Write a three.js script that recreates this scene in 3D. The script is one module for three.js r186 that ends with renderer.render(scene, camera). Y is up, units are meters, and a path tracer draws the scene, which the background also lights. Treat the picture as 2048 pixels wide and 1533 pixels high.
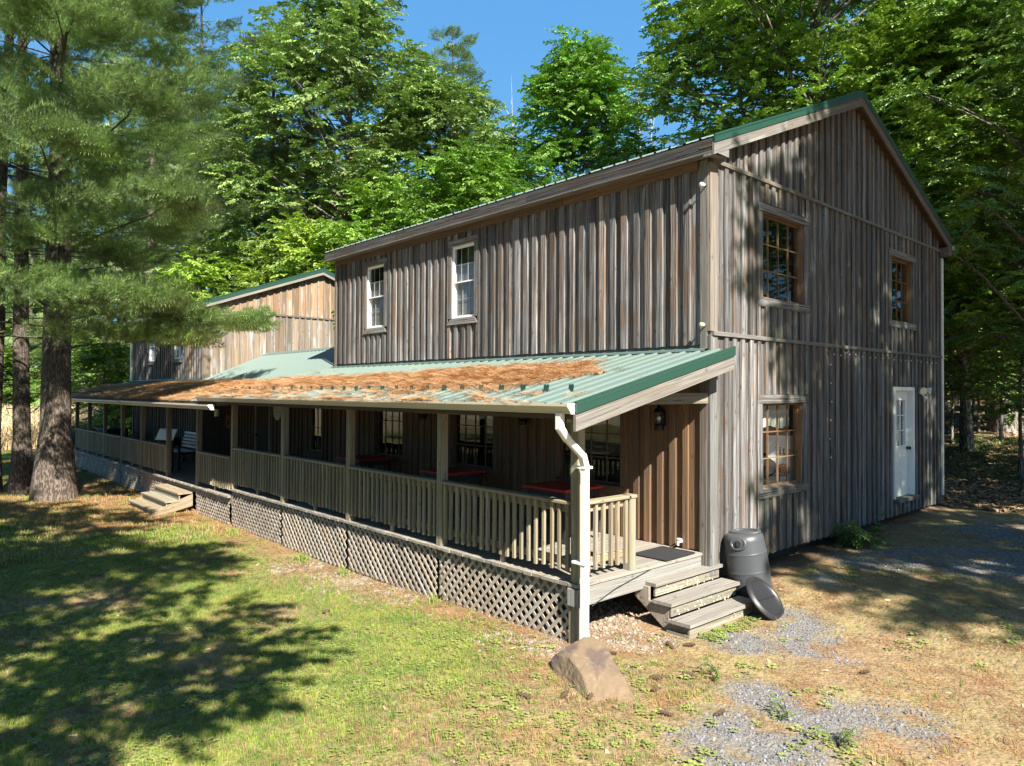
import * as THREE from 'three';
import { mergeGeometries } from 'three/addons/utils/BufferGeometryUtils.js';

// ------------------------------------------------------------------ camera, sky, sun, exposure
const scene = new THREE.Scene();
const camera = new THREE.PerspectiveCamera(56.72, 1024 / 766, 0.1, 900);
camera.position.set(5.15, 2.73, 8.10);
camera.up.set(0.0068, 0.99991, 0.01155);
camera.lookAt(5.15 - 74.276, 2.73 + 1.278, 8.10 - 66.944);
scene.add(camera);
const SUN = new THREE.Vector3(2.7, 2.9, 1.0).normalize();
const sun = new THREE.DirectionalLight(new THREE.Color(1, 0.93, 0.82), 5.0);
sun.position.copy(SUN).multiplyScalar(60);
sun.target.position.set(-6, 0, 0);
sun.castShadow = true;
sun.shadow.mapSize.set(4096, 4096);
sun.shadow.camera.left = -45; sun.shadow.camera.right = 45; sun.shadow.camera.top = 45; sun.shadow.camera.bottom = -45; sun.shadow.camera.far = 160;
scene.add(sun, sun.target);
{ // clear blue sky: paler toward the horizon and around the sun
  const W = 512, H = 256, d = new Float32Array(W * H * 4);
  for (let j = 0; j < H; j++) for (let i = 0; i < W; i++) {
    const el = ((j + 0.5) / H - 0.5) * Math.PI, az = ((i + 0.5) / W - 0.5) * 2 * Math.PI;
    const x = Math.cos(az) * Math.cos(el), y = Math.sin(el), z = Math.sin(az) * Math.cos(el);
    const t = Math.pow(Math.max(0, y), 0.55), c = Math.max(0, x * SUN.x + y * SUN.y + z * SUN.z), g = 0.17 * Math.pow(c, 8);
    const o = (j * W + i) * 4;
    d[o] = 0.095 * (1 - t) + 0.016 * t + g; d[o + 1] = 0.23 * (1 - t) + 0.078 * t + g * 0.95; d[o + 2] = 0.36 * (1 - t) + 0.215 * t + g * 0.8; d[o + 3] = 1;
    if (y < 0) { d[o] = 0.09; d[o + 1] = 0.10; d[o + 2] = 0.06; }
  }
  const sky = new THREE.DataTexture(d, W, H, THREE.RGBAFormat, THREE.FloatType);
  sky.mapping = THREE.EquirectangularReflectionMapping; sky.magFilter = THREE.LinearFilter; sky.needsUpdate = true;
  scene.background = sky; scene.environment = sky;
}
const renderer = new THREE.WebGLRenderer({ antialias: true });
renderer.setSize(1024, 766);
renderer.toneMapping = THREE.LinearToneMapping;
renderer.toneMappingExposure = 3.3;
renderer.shadowMap.enabled = true;

// ------------------------------------------------------------------ random numbers, noise, names
function rngOf(a) { return () => { a = (a + 0x6d2b79f5) | 0; let t = Math.imul(a ^ (a >>> 15), 1 | a); t = (t + Math.imul(t ^ (t >>> 7), 61 | t)) ^ t; return ((t ^ (t >>> 14)) >>> 0) / 4294967296; }; }
const rnd = rngOf(7);
const R = (a, b) => a + (b - a) * rnd();
const LAT = new Float32Array(65536); { const r = rngOf(99); for (let i = 0; i < 65536; i++) LAT[i] = r(); }
function vn(x, y, px = 256, py = 256) { // value noise that repeats every px, py cells
  const ix = Math.floor(x), iy = Math.floor(y), fx = x - ix, fy = y - iy;
  const x0 = ((ix % px) + px) % px, x1 = (x0 + 1) % px, y0 = ((iy % py) + py) % py, y1 = (y0 + 1) % py;
  const s = fx * fx * (3 - 2 * fx), t = fy * fy * (3 - 2 * fy);
  const a = LAT[(y0 & 255) * 256 + (x0 & 255)], b = LAT[(y0 & 255) * 256 + (x1 & 255)], c = LAT[(y1 & 255) * 256 + (x0 & 255)], e = LAT[(y1 & 255) * 256 + (x1 & 255)];
  return (a + (b - a) * s) * (1 - t) + (c + (e - c) * s) * t;
}
function fbm(x, y, n = 4) { let a = 0.5, s = 0, k = 0; for (let i = 0; i < n; i++) { s += a * vn(x + i * 17.3, y + i * 9.1); k += a; a *= 0.5; x *= 2; y *= 2; } return s / k; }
const clamp = (x, a = 0, b = 1) => Math.min(b, Math.max(a, x));
const sstep = (a, b, x) => { const t = clamp((x - a) / (b - a)); return t * t * (3 - 2 * t); };
const mix = (a, b, t) => a + (b - a) * t;
const mix3 = (a, b, t) => [mix(a[0], b[0], t), mix(a[1], b[1], t), mix(a[2], b[2], t)];
const used = {};
function numbered(n) { used[n] = (used[n] || 0) + 1; return used[n] === 1 ? n : n + '_' + String(used[n] - 1).padStart(3, '0'); }
function tag(o, label, category, group) { o.userData.label = label; o.userData.category = category; if (group) o.userData.group = group; return o; }
function shade(o) { o.traverse((m) => { if (m.isMesh) { m.castShadow = true; m.receiveShadow = true; } }); return o; }
function thing(name, label, category, group, pos = [0, 0, 0], turn = 0) {
  const o = new THREE.Group(); o.name = numbered(name); o.position.set(...pos); o.rotation.y = turn; scene.add(o);
  return tag(o, label, category, group);
}
function part(name, geo, mat, parent) { // one mesh: a part when it has a parent, else a thing or a piece of the setting
  if (Array.isArray(geo)) geo = geo.length === 1 ? geo[0] : mergeGeometries(geo.map((g) => (g.index ? g.toNonIndexed() : g)), false);
  const m = new THREE.Mesh(geo, mat); m.name = parent ? name : numbered(name); m.castShadow = m.receiveShadow = true; (parent || scene).add(m); return m;
}
function node(name, parent) { const o = new THREE.Group(); o.name = name; parent.add(o); return o; }

// ------------------------------------------------------------------ textures
const S = (v) => Math.pow(clamp(v), 1 / 2.2) * 255;
function texture(w, h, f, srgb = true) {
  const d = new Uint8Array(w * h * 4);
  for (let y = 0; y < h; y++) for (let x = 0; x < w; x++) {
    const c = f(x / w, y / h, x, y), o = (y * w + x) * 4;
    if (srgb) { d[o] = S(c[0]); d[o + 1] = S(c[1]); d[o + 2] = S(c[2]); } else d[o] = d[o + 1] = d[o + 2] = clamp(c) * 255;
    d[o + 3] = 255;
  }
  const t = new THREE.DataTexture(d, w, h); t.wrapS = t.wrapT = THREE.RepeatWrapping; t.magFilter = THREE.LinearFilter; t.minFilter = THREE.LinearMipmapLinearFilter;
  if (srgb) t.colorSpace = THREE.SRGBColorSpace; t.needsUpdate = true; return t;
}
// sawn boards: 0.64 m across, 2.56 m along the grain; streaks, cracks, knots and blotches
function woodMaps(seed, pal, { contrast = 1, knots = 11, patch = 1 } = {}) {
  const w = 384, h = 1024, r = rngOf(seed), kn = [];
  for (let i = 0; i < knots; i++) kn.push([r(), r(), 0.012 + 0.022 * r(), r()]);
  const val = new Float32Array(w * h), col = new Array(w * h);
  const so = seed * 3.7;
  for (let y = 0; y < h; y++) for (let x = 0; x < w; x++) {
    let u = x / w, v = y / h, kd = 0, bend = 0;
    for (const k of kn) {
      let du = u - k[0], dv = v - k[1]; du -= Math.round(du); dv -= Math.round(dv);
      const q = Math.hypot(du * 0.64, dv * 2.56 * (0.4 + 0.5 * k[3])) / (k[2] * (0.5 + 0.6 * k[3]));
      if (q < 5) { bend += (du > 0 ? 1 : -1) * Math.exp(-q * q * 0.25) * 0.02; if (q < 1.1) kd = Math.max(kd, 1 - sstep(0.55, 1.1, q)); }
    }
    const uu = u + bend;
    const wob = vn(u * 4, v * 6 + so, 4, 6) * 0.02;
    const g1 = vn((uu + wob) * 96, v * 5 + so, 96, 5), g2 = vn((uu + wob) * 192 + 5, v * 12, 192, 12), g3 = vn(uu * 40 + so, v * 3, 40, 3);
    const big = vn(u * 8 + so, v * 7 + so, 8, 7), mid = vn(u * 24, v * 16 + so, 24, 16), fine = vn(x * 0.9, y * 0.35, 128, 128);
    const crack = sstep(0.86, 0.95, vn(uu * 72 + 31, v * 7 + 3 + so, 72, 7)) * sstep(0.4, 0.6, vn(u * 20, v * 20 + so, 20, 20));
    let s = clamp(0.5 + ((g1 - 0.5) * 0.55 + (g2 - 0.5) * 0.45 + (g3 - 0.5) * 0.5 + (fine - 0.5) * 0.25) * contrast);
    let c = mix3(pal[0], pal[1], s);
    c = mix3(c, pal[2], patch * sstep(0.52, 0.78, big * 0.6 + g3 * 0.25 + mid * 0.15));
    c = mix3(c, pal[3], patch * sstep(0.62, 0.85, vn(u * 14 + 9, v * 4 + so, 14, 4) * 0.7 + g1 * 0.3) * 0.8);
    const dk = 1 - 0.62 * crack - 0.5 * kd * (0.4 + 0.6 * g1);
    col[y * w + x] = [c[0] * dk, c[1] * dk, c[2] * dk];
    val[y * w + x] = clamp(s * 0.75 + 0.2 - crack * 0.5 - kd * 0.2);
  }
  const map = texture(w, h, (u, v, x, y) => col[y * w + x]), bump = texture(w, h, (u, v, x, y) => val[y * w + x], false);
  return { map, bumpMap: bump };
}
const std = (o) => new THREE.MeshStandardMaterial(o);
const phys = (o) => new THREE.MeshPhysicalMaterial(o);
const woodMat = (seed, pal, opt = {}) => std({ ...woodMaps(seed, pal, opt), vertexColors: true, roughness: opt.rough ?? 0.86, bumpScale: opt.bump ?? 0.004 });
const M = {};
M.grey = woodMat(1, [[0.0258, 0.0239, 0.0239], [0.2438, 0.2374, 0.2318], [0.138, 0.092, 0.0626], [0.322, 0.3128, 0.3036]], { contrast: 1.5 });      // weathered siding
M.brown = woodMat(2, [[0.0665, 0.0361, 0.0171], [0.2042, 0.1159, 0.057], [0.1187, 0.0722, 0.0418], [0.2137, 0.1425, 0.0855]], { contrast: 0.9 });  // sheltered siding under the porch
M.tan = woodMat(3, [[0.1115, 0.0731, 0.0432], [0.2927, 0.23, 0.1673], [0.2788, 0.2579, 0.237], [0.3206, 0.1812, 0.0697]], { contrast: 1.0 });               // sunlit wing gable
M.treated = woodMat(4, [[0.1454, 0.1169, 0.0725], [0.3272, 0.2727, 0.1772], [0.2454, 0.2165, 0.1649], [0.3454, 0.3031, 0.2225]], { contrast: 0.9 });        // rails, posts
M.deck = woodMat(5, [[0.1518, 0.1328, 0.1101], [0.3264, 0.2998, 0.2581], [0.2277, 0.2049, 0.1746], [0.3491, 0.3264, 0.2884]], { contrast: 0.9, knots: 14 });
M.trim = woodMat(6, [[0.0649, 0.059, 0.052], [0.2007, 0.186, 0.1653], [0.1299, 0.1092, 0.0886], [0.2362, 0.2184, 0.1948]], { contrast: 1.0 });
M.lattice = woodMat(8, [[0.2167, 0.1811, 0.1448], [0.4718, 0.4187, 0.35], [0.3315, 0.2749, 0.2173], [0.51, 0.4623, 0.3983]], { contrast: 0.9, knots: 8 });
M.orangewood = woodMat(9, [[0.124, 0.0589, 0.0217], [0.2232, 0.124, 0.0527], [0.1736, 0.093, 0.0372], [0.2232, 0.1488, 0.0806]], { contrast: 0.7, knots: 4 });
const grain = texture(256, 256, (u, v) => 0.5 + 0.5 * (fbm(u * 16, v * 16, 4) - 0.5), false);
M.greenmetal = phys({ color: new THREE.Color(0.105, 0.150, 0.131), roughness: 0.5, metalness: 0.0, clearcoat: 0.25, clearcoatRoughness: 0.35, bumpMap: grain, bumpScale: 0.0006 });
M.greentrim = phys({ color: new THREE.Color(0.012, 0.050, 0.034), roughness: 0.42, clearcoat: 0.3, clearcoatRoughness: 0.3 });
M.gutter = std({ color: new THREE.Color(0.50, 0.44, 0.34), roughness: 0.45, bumpMap: grain, bumpScale: 0.0008 });
M.white = std({ color: new THREE.Color(0.78, 0.77, 0.73), roughness: 0.4, bumpMap: grain, bumpScale: 0.0006 });
M.vinyl = std({ color: new THREE.Color(0.76, 0.77, 0.76), roughness: 0.45 });
M.glass = phys({ color: 0xffffff, transmission: 1, thickness: 0, roughness: 0.015, ior: 1.5 });
M.black = std({ color: new THREE.Color(0.016, 0.016, 0.017), roughness: 0.6 });
M.darkmetal = std({ color: new THREE.Color(0.02, 0.018, 0.016), roughness: 0.45, metalness: 0.6 });
M.dark = std({ color: new THREE.Color(0.045, 0.032, 0.022), roughness: 0.95 });
M.room = std({ color: new THREE.Color(0.10, 0.075, 0.055), roughness: 0.95 });
M.fabric = std({ color: new THREE.Color(0.40, 0.40, 0.36), roughness: 0.95 });
M.blind = std({ color: new THREE.Color(0.13, 0.135, 0.135), roughness: 0.9 });
M.grid = std({ color: new THREE.Color(0.42, 0.43, 0.43), roughness: 0.5 });
M.red = std({ color: new THREE.Color(0.36, 0.022, 0.018), roughness: 0.38 });
M.drum = std({ color: new THREE.Color(0.055, 0.060, 0.066), roughness: 0.42, bumpMap: grain, bumpScale: 0.003 });

// ------------------------------------------------------------------ geometry helpers (uv in units of the wood tile: 0.64 m x 2.56 m)
function tint(g, c) { const n = g.attributes.position.count, a = new Float32Array(n * 3); for (let i = 0; i < n; i++) { a[i * 3] = c[0]; a[i * 3 + 1] = c[1]; a[i * 3 + 2] = c[2]; } g.setAttribute('color', new THREE.BufferAttribute(a, 3)); return g; }
const tone = (a = 0.75, b = 1.2, warm = 0.08) => { const k = R(a, b), w = R(-warm, warm); return [k * (1 + w), k, k * (1 - w)]; };
// a box given by its 8 corners; grain runs along axis 'along' (0 x, 1 y, 2 z)
const FACES = [[1, 3, 7, 5, 0], [2, 0, 4, 6, 0], [2, 6, 7, 3, 1], [0, 1, 5, 4, 1], [4, 5, 7, 6, 2], [1, 0, 2, 3, 2]]; // +x -x +y -y +z -z; corner index = ix + 2 iy + 4 iz
function hexa(P, along = 1, c = tone()) {
  const pos = [], uv = [], nor = [], ou = rnd(), ov = rnd();
  const A = new THREE.Vector3(), B = new THREE.Vector3(), N = new THREE.Vector3();
  for (const f of FACES) {
    const q = f.slice(0, 4).map((i) => P[i]);
    A.set(q[1][0] - q[0][0], q[1][1] - q[0][1], q[1][2] - q[0][2]); B.set(q[3][0] - q[0][0], q[3][1] - q[0][1], q[3][2] - q[0][2]); N.crossVectors(A, B).normalize();
    const ax = f[4], la = A.length(), lb = B.length(), va = Math.abs(A.getComponent(along)) / la > Math.abs(B.getComponent(along)) / lb, end = ax === along; // grain follows the edge that runs along; end grain is finer
    const T = [[0, 0], [la, 0], [la, lb], [0, lb]];
    for (const k of [0, 1, 2, 0, 2, 3]) { const c = va ? T[k][1] : T[k][0], l = va ? T[k][0] : T[k][1]; pos.push(...q[k]); nor.push(N.x, N.y, N.z); uv.push(c / 0.64 * (end ? 2 : 1) + ou + ax * 0.13, l / (end ? 1.2 : 2.56) + ov); }
  }
  const g = new THREE.BufferGeometry();
  g.setAttribute('position', new THREE.Float32BufferAttribute(pos, 3)); g.setAttribute('normal', new THREE.Float32BufferAttribute(nor, 3)); g.setAttribute('uv', new THREE.Float32BufferAttribute(uv, 2));
  return tint(g, c);
}
function bx(x0, x1, y0, y1, z0, z1, along, c, j = 0) {
  const P = []; for (let k = 0; k < 8; k++) P.push([(k & 1 ? x1 : x0) + (j ? R(-j, j) : 0), (k & 2 ? y1 : y0) + (j ? R(-j, j) : 0), (k & 4 ? z1 : z0) + (j ? R(-j, j) : 0)]);
  if (along === undefined) { const s = [x1 - x0, y1 - y0, z1 - z0]; along = s.indexOf(Math.max(...s)); }
  return hexa(P, along, c ?? tone());
}
// a bar with chamfered long edges between two points
function bar(a, b, w, t, c, up = [0, 1, 0], ch = 0.006) {
  const A = new THREE.Vector3(...a), B = new THREE.Vector3(...b), D = B.clone().sub(A), L = D.length(); D.normalize();
  const U = new THREE.Vector3(...up); if (Math.abs(U.dot(D)) > 0.95) U.set(1, 0, 0);
  const X = new THREE.Vector3().crossVectors(U, D).normalize(), Y = new THREE.Vector3().crossVectors(D, X);
  const hw = w / 2, ht = t / 2, k = Math.min(ch, hw * 0.4, ht * 0.4);
  const ring = [[hw - k, -ht], [hw, -ht + k], [hw, ht - k], [hw - k, ht], [-hw + k, ht], [-hw, ht - k], [-hw, -ht + k], [-hw + k, -ht]];
  const pos = [], uv = [], ou = rnd(), ov = rnd(), pt = (r, s) => [0, 1, 2].map((i) => (s ? B : A).getComponent(i) + X.getComponent(i) * r[0] + Y.getComponent(i) * r[1]);
  let per = 0;
  for (let i = 0; i < 8; i++) {
    const r0 = ring[i], r1 = ring[(i + 1) % 8], l = Math.hypot(r1[0] - r0[0], r1[1] - r0[1]);
    const p = [pt(r0, 0), pt(r1, 0), pt(r1, 1), pt(r0, 1)], q = [[per, 0], [per + l, 0], [per + l, L], [per, L]]; per += l;
    for (const n of [0, 1, 2, 0, 2, 3]) { pos.push(...p[n]); uv.push(q[n][0] / 0.64 + ou, q[n][1] / 2.56 + ov); }
  }
  for (const s of [0, 1]) for (let i = 1; i < 7; i++) { const tri = s ? [0, i, i + 1] : [0, i + 1, i]; for (const n of tri) { pos.push(...pt(ring[n], s)); uv.push(ring[n][0] / 0.64 + ou, ring[n][1] / 0.8 + ov); } }
  const g = new THREE.BufferGeometry(); g.setAttribute('position', new THREE.Float32BufferAttribute(pos, 3)); g.setAttribute('uv', new THREE.Float32BufferAttribute(uv, 2)); g.computeVertexNormals();
  return tint(g, c ?? tone());
}
// a round limb through points with radii
function limb(pts, rad, sides = 7, vscale = 1) {
  const pos = [], uv = [], idx = [], n = pts.length, T = new THREE.Vector3(), X = new THREE.Vector3(), Y = new THREE.Vector3(); let L = 0;
  for (let i = 0; i < n; i++) {
    const a = pts[Math.max(0, i - 1)], b = pts[Math.min(n - 1, i + 1)]; T.set(b[0] - a[0], b[1] - a[1], b[2] - a[2]).normalize();
    X.set(0.31, 0.1, 0.95); X.addScaledVector(T, -X.dot(T)).normalize(); Y.crossVectors(T, X);
    if (i) L += Math.hypot(pts[i][0] - pts[i - 1][0], pts[i][1] - pts[i - 1][1], pts[i][2] - pts[i - 1][2]);
    for (let k = 0; k <= sides; k++) { const q = k / sides * Math.PI * 2, c = Math.cos(q) * rad[i], s = Math.sin(q) * rad[i]; pos.push(pts[i][0] + X.x * c + Y.x * s, pts[i][1] + X.y * c + Y.y * s, pts[i][2] + X.z * c + Y.z * s); uv.push(k / sides * Math.max(1, Math.round(rad[0] * 6.28 / 0.6)), L * vscale); }
  }
  const w = sides + 1; for (let i = 0; i < n - 1; i++) for (let k = 0; k < sides; k++) idx.push(i * w + k, i * w + k + 1, (i + 1) * w + k, i * w + k + 1, (i + 1) * w + k + 1, (i + 1) * w + k);
  const g = new THREE.BufferGeometry(); g.setAttribute('position', new THREE.Float32BufferAttribute(pos, 3)); g.setAttribute('uv', new THREE.Float32BufferAttribute(uv, 2)); g.setIndex(idx); g.computeVertexNormals(); return g;
}
// a profile (list of [a, b]) swept straight along a line; place(a, b, s) gives the point, s = 0 or 1
function sweep(profile, place, steps = [0, 1], closed = false) {
  const pos = [], n = profile.length, m = closed ? n : n - 1, uv = [];
  for (let s = 0; s < steps.length - 1; s++) for (let i = 0; i < m; i++) {
    const a = profile[i], b = profile[(i + 1) % n], p = [place(...a, steps[s]), place(...b, steps[s]), place(...b, steps[s + 1]), place(...a, steps[s + 1])];
    for (const k of [0, 1, 2, 0, 2, 3]) { pos.push(...p[k]); uv.push((k === 1 || k === 2 ? i + 1 : i) * 0.1, (k > 1 ? steps[s + 1] : steps[s]) * 2); }
  }
  const g = new THREE.BufferGeometry(); g.setAttribute('position', new THREE.Float32BufferAttribute(pos, 3)); g.setAttribute('uv', new THREE.Float32BufferAttribute(uv, 2)); g.computeVertexNormals(); return g;
}
// ------------------------------------------------------------------ the ground
function groundY(x, z) {
  let y = 0.2 * sstep(0.4, -1.6, z) * sstep(-14, -4, x) + 0.16 * sstep(-1.6, -8.8, z);
  y += 0.0035 * Math.max(0, Math.min(70, -20 - x)) - 0.16 * sstep(0.8, -6, x) * sstep(-0.5, 1.2, z);
  const back = Math.max(0, -9.0 - z); y += 0.075 * back * sstep(0, 10, back) * sstep(-70, -20, x) + 0.0009 * Math.min(back, 60) ** 2;
  y += 0.05 * (fbm(x * 0.35 + 20, z * 0.35, 3) - 0.5) * sstep(2.5, 5, Math.hypot(x + 0.1, z - 2.4)) + 0.012 * (fbm(x * 2.3 + 3, z * 2.3, 2) - 0.5);
  return y;
}
const blob = (x, z, cx, cz, r) => 1 - sstep(0.45, 1.15, Math.hypot(x - cx, z - cz) / r);
const GRAVEL = [[1.1, 0.1, 0.6], [1.7, 0.55, 0.6], [1.05, 1.0, 0.45], [1.85, 2.1, 0.4], [2.4, 2.15, 0.55], [2.3, 3.0, 0.75], [2.9, 1.75, 0.5], [3.3, 3.6, 0.9], [1.4, -3.6, 1.1], [2.4, -4.4, 1.4], [0.7, -3.0, 0.6], [2.2, -6.5, 1.5], [3.4, -5.0, 1.6], [0.9, -1.6, 0.4]];
const PEBBLE = [[-0.25, 1.5, 0.7], [-0.3, 2.7, 0.45], [-0.9, 2.85, 0.35], [-4.6, 2.75, 0.9], [-3.4, 2.7, 0.6], [-6, 2.7, 0.7], [0.15, 1.75, 0.55]];
function zones(x, z) { // shares of gravel, pebbles, green, bare needle ground, leaf litter
  const n = fbm(x * 0.9 + 7, z * 0.9 + 2, 4), m = fbm(x * 3.1 + 40, z * 3.1, 3);
  let gravel = 0; for (const g of GRAVEL) gravel = Math.max(gravel, blob(x, z, ...g)); gravel *= sstep(0.42, 0.62, m * 0.75 + n * 0.25 + gravel * 0.1);
  let peb = 0; for (const g of PEBBLE) peb = Math.max(peb, blob(x, z, ...g)); peb *= sstep(0.3, 0.5, m);
  const wallD = z - 2.4, nearWall = x < 0.4 ? 1 - sstep(0.15, 1.1, wallD + (n - 0.5) * 0.9) : 0;
  const right = sstep(-0.9, 0.9, x - (z - 3.2) * 0.25 + (n - 0.5) * 1.6);
  let green = (1 - right * 0.72) * (1 - nearWall * 0.85) * sstep(0.30, 0.62, n * 0.6 + m * 0.4 + 0.08);
  const under = Math.max(blob(x, z, -16.2, 4.4, 3.6), blob(x, z, -12.5, 3.6, 2.2), blob(x, z, -19, 5, 3)); green *= 1 - under * 0.9;
  const litter = Math.max(sstep(-8.2, -10.5, z + (n - 0.5) * 2), z < -0.5 && x < 0.2 && x > -26 ? 1 : 0);
  green *= 1 - litter * 0.9; gravel *= 1 - litter;
  return { gravel, peb, green, under: Math.max(nearWall, under), litter, n, m, right };
}
{
  const gx = [], gz = [], grade = (out, stops) => { for (const [a, b, s] of stops) for (let v = a; v < b - 1e-6; v += s) out.push(v); out.push(stops[stops.length - 1][1]); };
  grade(gx, [[-420, -120, 30], [-120, -50, 5], [-50, -28, 1], [-28, -8, 0.25], [-8, 5, 0.09], [5, 12, 0.4], [12, 40, 2], [40, 120, 10], [120, 420, 30]]);
  grade(gz, [[-420, -120, 30], [-120, -50, 5], [-50, -14, 1], [-14, -9, 0.3], [-9, -2, 0.14], [-2, 8, 0.09], [8, 14, 0.4], [14, 50, 2], [50, 120, 10], [120, 420, 30]]);
  const nx = gx.length, nz = gz.length, pos = new Float32Array(nx * nz * 3), col = new Float32Array(nx * nz * 3), uv = new Float32Array(nx * nz * 2), idx = [];
  for (let j = 0; j < nz; j++) for (let i = 0; i < nx; i++) {
    const x = gx[i], z = gz[j], o = j * nx + i, q = zones(x, z);
    pos.set([x, groundY(x, z), z], o * 3); uv.set([x / 2.5, z / 2.5], o * 2);
    let c = mix3([0.25, 0.165, 0.09], [0.31, 0.225, 0.125], q.m);
    c = mix3(c, mix3([0.12, 0.165, 0.026], [0.23, 0.235, 0.05], sstep(0.35, 0.7, q.m)), q.green * 0.85);
    c = mix3(c, [0.28, 0.16, 0.08], q.under * 0.75 * sstep(0.3, 0.6, q.n));
    c = mix3(c, [0.165, 0.165, 0.168], q.gravel * 0.85); c = mix3(c, [0.26, 0.21, 0.155], q.peb * 0.8);
    c = mix3(c, mix3([0.12, 0.075, 0.045], [0.24, 0.16, 0.10], q.m), q.litter);
    if (x < -33 + 4 * q.n) c = mix3(c, [0.36, 0.29, 0.17], sstep(-33, -37, x + 4 * q.n));
    col.set(c, o * 3);
  }
  for (let j = 0; j < nz - 1; j++) for (let i = 0; i < nx - 1; i++) { const a = j * nx + i; idx.push(a, a + nx, a + 1, a + 1, a + nx, a + nx + 1); }
  const g = new THREE.BufferGeometry(); g.setAttribute('position', new THREE.BufferAttribute(pos, 3)); g.setAttribute('color', new THREE.BufferAttribute(col, 3)); g.setAttribute('uv', new THREE.BufferAttribute(uv, 2)); g.setIndex(idx); g.computeVertexNormals();
  const soil = texture(1024, 1024, (u, v, x, y) => { const a = vn(u * 256, v * 256, 256, 256), b = vn(u * 90 + v * 40, v * 130, 256, 256), c = vn(u * 24, v * 24, 24, 24), s = vn(u * 200 + vn(u * 12, v * 12, 12, 12) * 14, v * 60, 256, 60), k = 0.62 + 0.34 * a + 0.22 * (c - 0.5) + 0.3 * (s - 0.5); return [k * (1.02 + 0.1 * (b - 0.5)), k, k * (0.97 - 0.16 * (b - 0.5))]; });
  const soilB = texture(512, 512, (u, v) => 0.5 * vn(u * 128, v * 128, 128, 128) + 0.3 * vn(u * 60, v * 60, 60, 60) + 0.2 * vn(u * 16, v * 16, 16, 16), false);
  part('ground', g, std({ map: soil, bumpMap: soilB, bumpScale: 0.02, vertexColors: true, roughness: 0.97 })).userData.kind = 'structure';
}
// ------------------------------------------------------------------ siding, windows, ribbed metal: builders in wall coordinates (u along, y up, w outward)
// axis 'z': the wall faces +z at z = at and u is x; axis 'x': it faces +x at x = at and u is z
function wallBox(axis, at, u0, u1, y0, y1, w0, w1, along, c, j) {
  const a = along === 'u' ? (axis === 'z' ? 0 : 2) : along === 'w' ? (axis === 'z' ? 2 : 0) : 1;
  return axis === 'z' ? bx(u0, u1, y0, y1, at + w0, at + w1, a, c, j) : bx(at + w0, at + w1, y0, y1, u0, u1, a, c, j);
}
function wallPlank(axis, at, u0, u1, y0, top, w0, w1, c, j) { // upright plank whose top follows top(u)
  const P = [];
  for (let k = 0; k < 8; k++) {
    const iu = axis === 'z' ? k & 1 : k & 4, iw = axis === 'z' ? k & 4 : k & 1, u = iu ? u1 : u0, y = k & 2 ? top(u) : y0 + (j ? j[iu ? 1 : 0] : 0), w = at + (iw ? w1 : w0);
    P.push(axis === 'z' ? [u, y, w] : [w, y, u]);
  }
  return hexa(P, 1, c);
}
// boards edge to edge with a batten over each joint; every board and every batten is its own mesh
function siding(parent, { axis, at, u0, u1, y0, top, holes = [], pitch = 0.21, mat, toneOf, battenW = 0.085 }) {
  const topf = typeof top === 'function' ? top : () => top;
  const lay = (name, a, b, w0, w1) => {
    const cuts = [a, b]; for (const h of holes) for (const e of [h.u0, h.u1]) if (e > a + 0.012 && e < b - 0.012) cuts.push(e);
    cuts.sort((p, q) => p - q);
    for (let i = 0; i < cuts.length - 1; i++) {
      const p = cuts[i], q = cuts[i + 1], m = (p + q) / 2, hs = holes.filter((h) => m > h.u0 && m < h.u1).sort((s, t) => s.y0 - t.y0), c = toneOf();
      let y = y0; const rag = [R(-0.012, 0.006), R(-0.012, 0.006)];
      for (const h of hs) { if (h.y0 > y + 0.02) part(name, wallPlank(axis, at, p, q, y, () => h.y0, w0, w1, c, y === y0 ? rag : 0), mat, parent); y = Math.max(y, h.y1); }
      if (Math.min(topf(p), topf(q)) > y + 0.03) part(name, wallPlank(axis, at, p, q, y, topf, w0, w1, c, y === y0 ? rag : 0), mat, parent);
    }
  };
  const n = Math.round((u1 - u0) / pitch), s = (u1 - u0) / n;
  for (let i = 0; i < n; i++) lay('board', u0 + i * s + 0.002, u0 + (i + 1) * s - 0.002, 0, 0.02 + R(0, 0.003));
  for (let i = 1; i < n; i++) { const k = u0 + i * s + R(-0.012, 0.012), hw = battenW / 2 + R(-0.006, 0.006); lay('batten', Math.max(u0, k - hw), Math.min(u1, k + hw), 0.024, 0.056 + R(-0.004, 0.004)); }
}
function sheathing(parent, { axis, at, outline, holes = [], mat = M.room, thick = 0.12 }) {
  const s = new THREE.Shape(outline.map((p) => new THREE.Vector2(...p)));
  for (const h of holes) s.holes.push(new THREE.Path([[h.u0, h.y0], [h.u0, h.y1], [h.u1, h.y1], [h.u1, h.y0]].map((p) => new THREE.Vector2(...p))));
  const g = new THREE.ExtrudeGeometry(s, { depth: thick, bevelEnabled: false });
  if (axis === 'z') g.translate(0, 0, at - thick - 0.002);
  else { const m = new THREE.Matrix4().makeBasis(new THREE.Vector3(0, 0, 1), new THREE.Vector3(0, 1, 0), new THREE.Vector3(-1, 0, 0)); m.setPosition(at - 0.002, 0, 0); g.applyMatrix4(m); }
  return part('sheathing', g, mat, parent);
}
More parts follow.
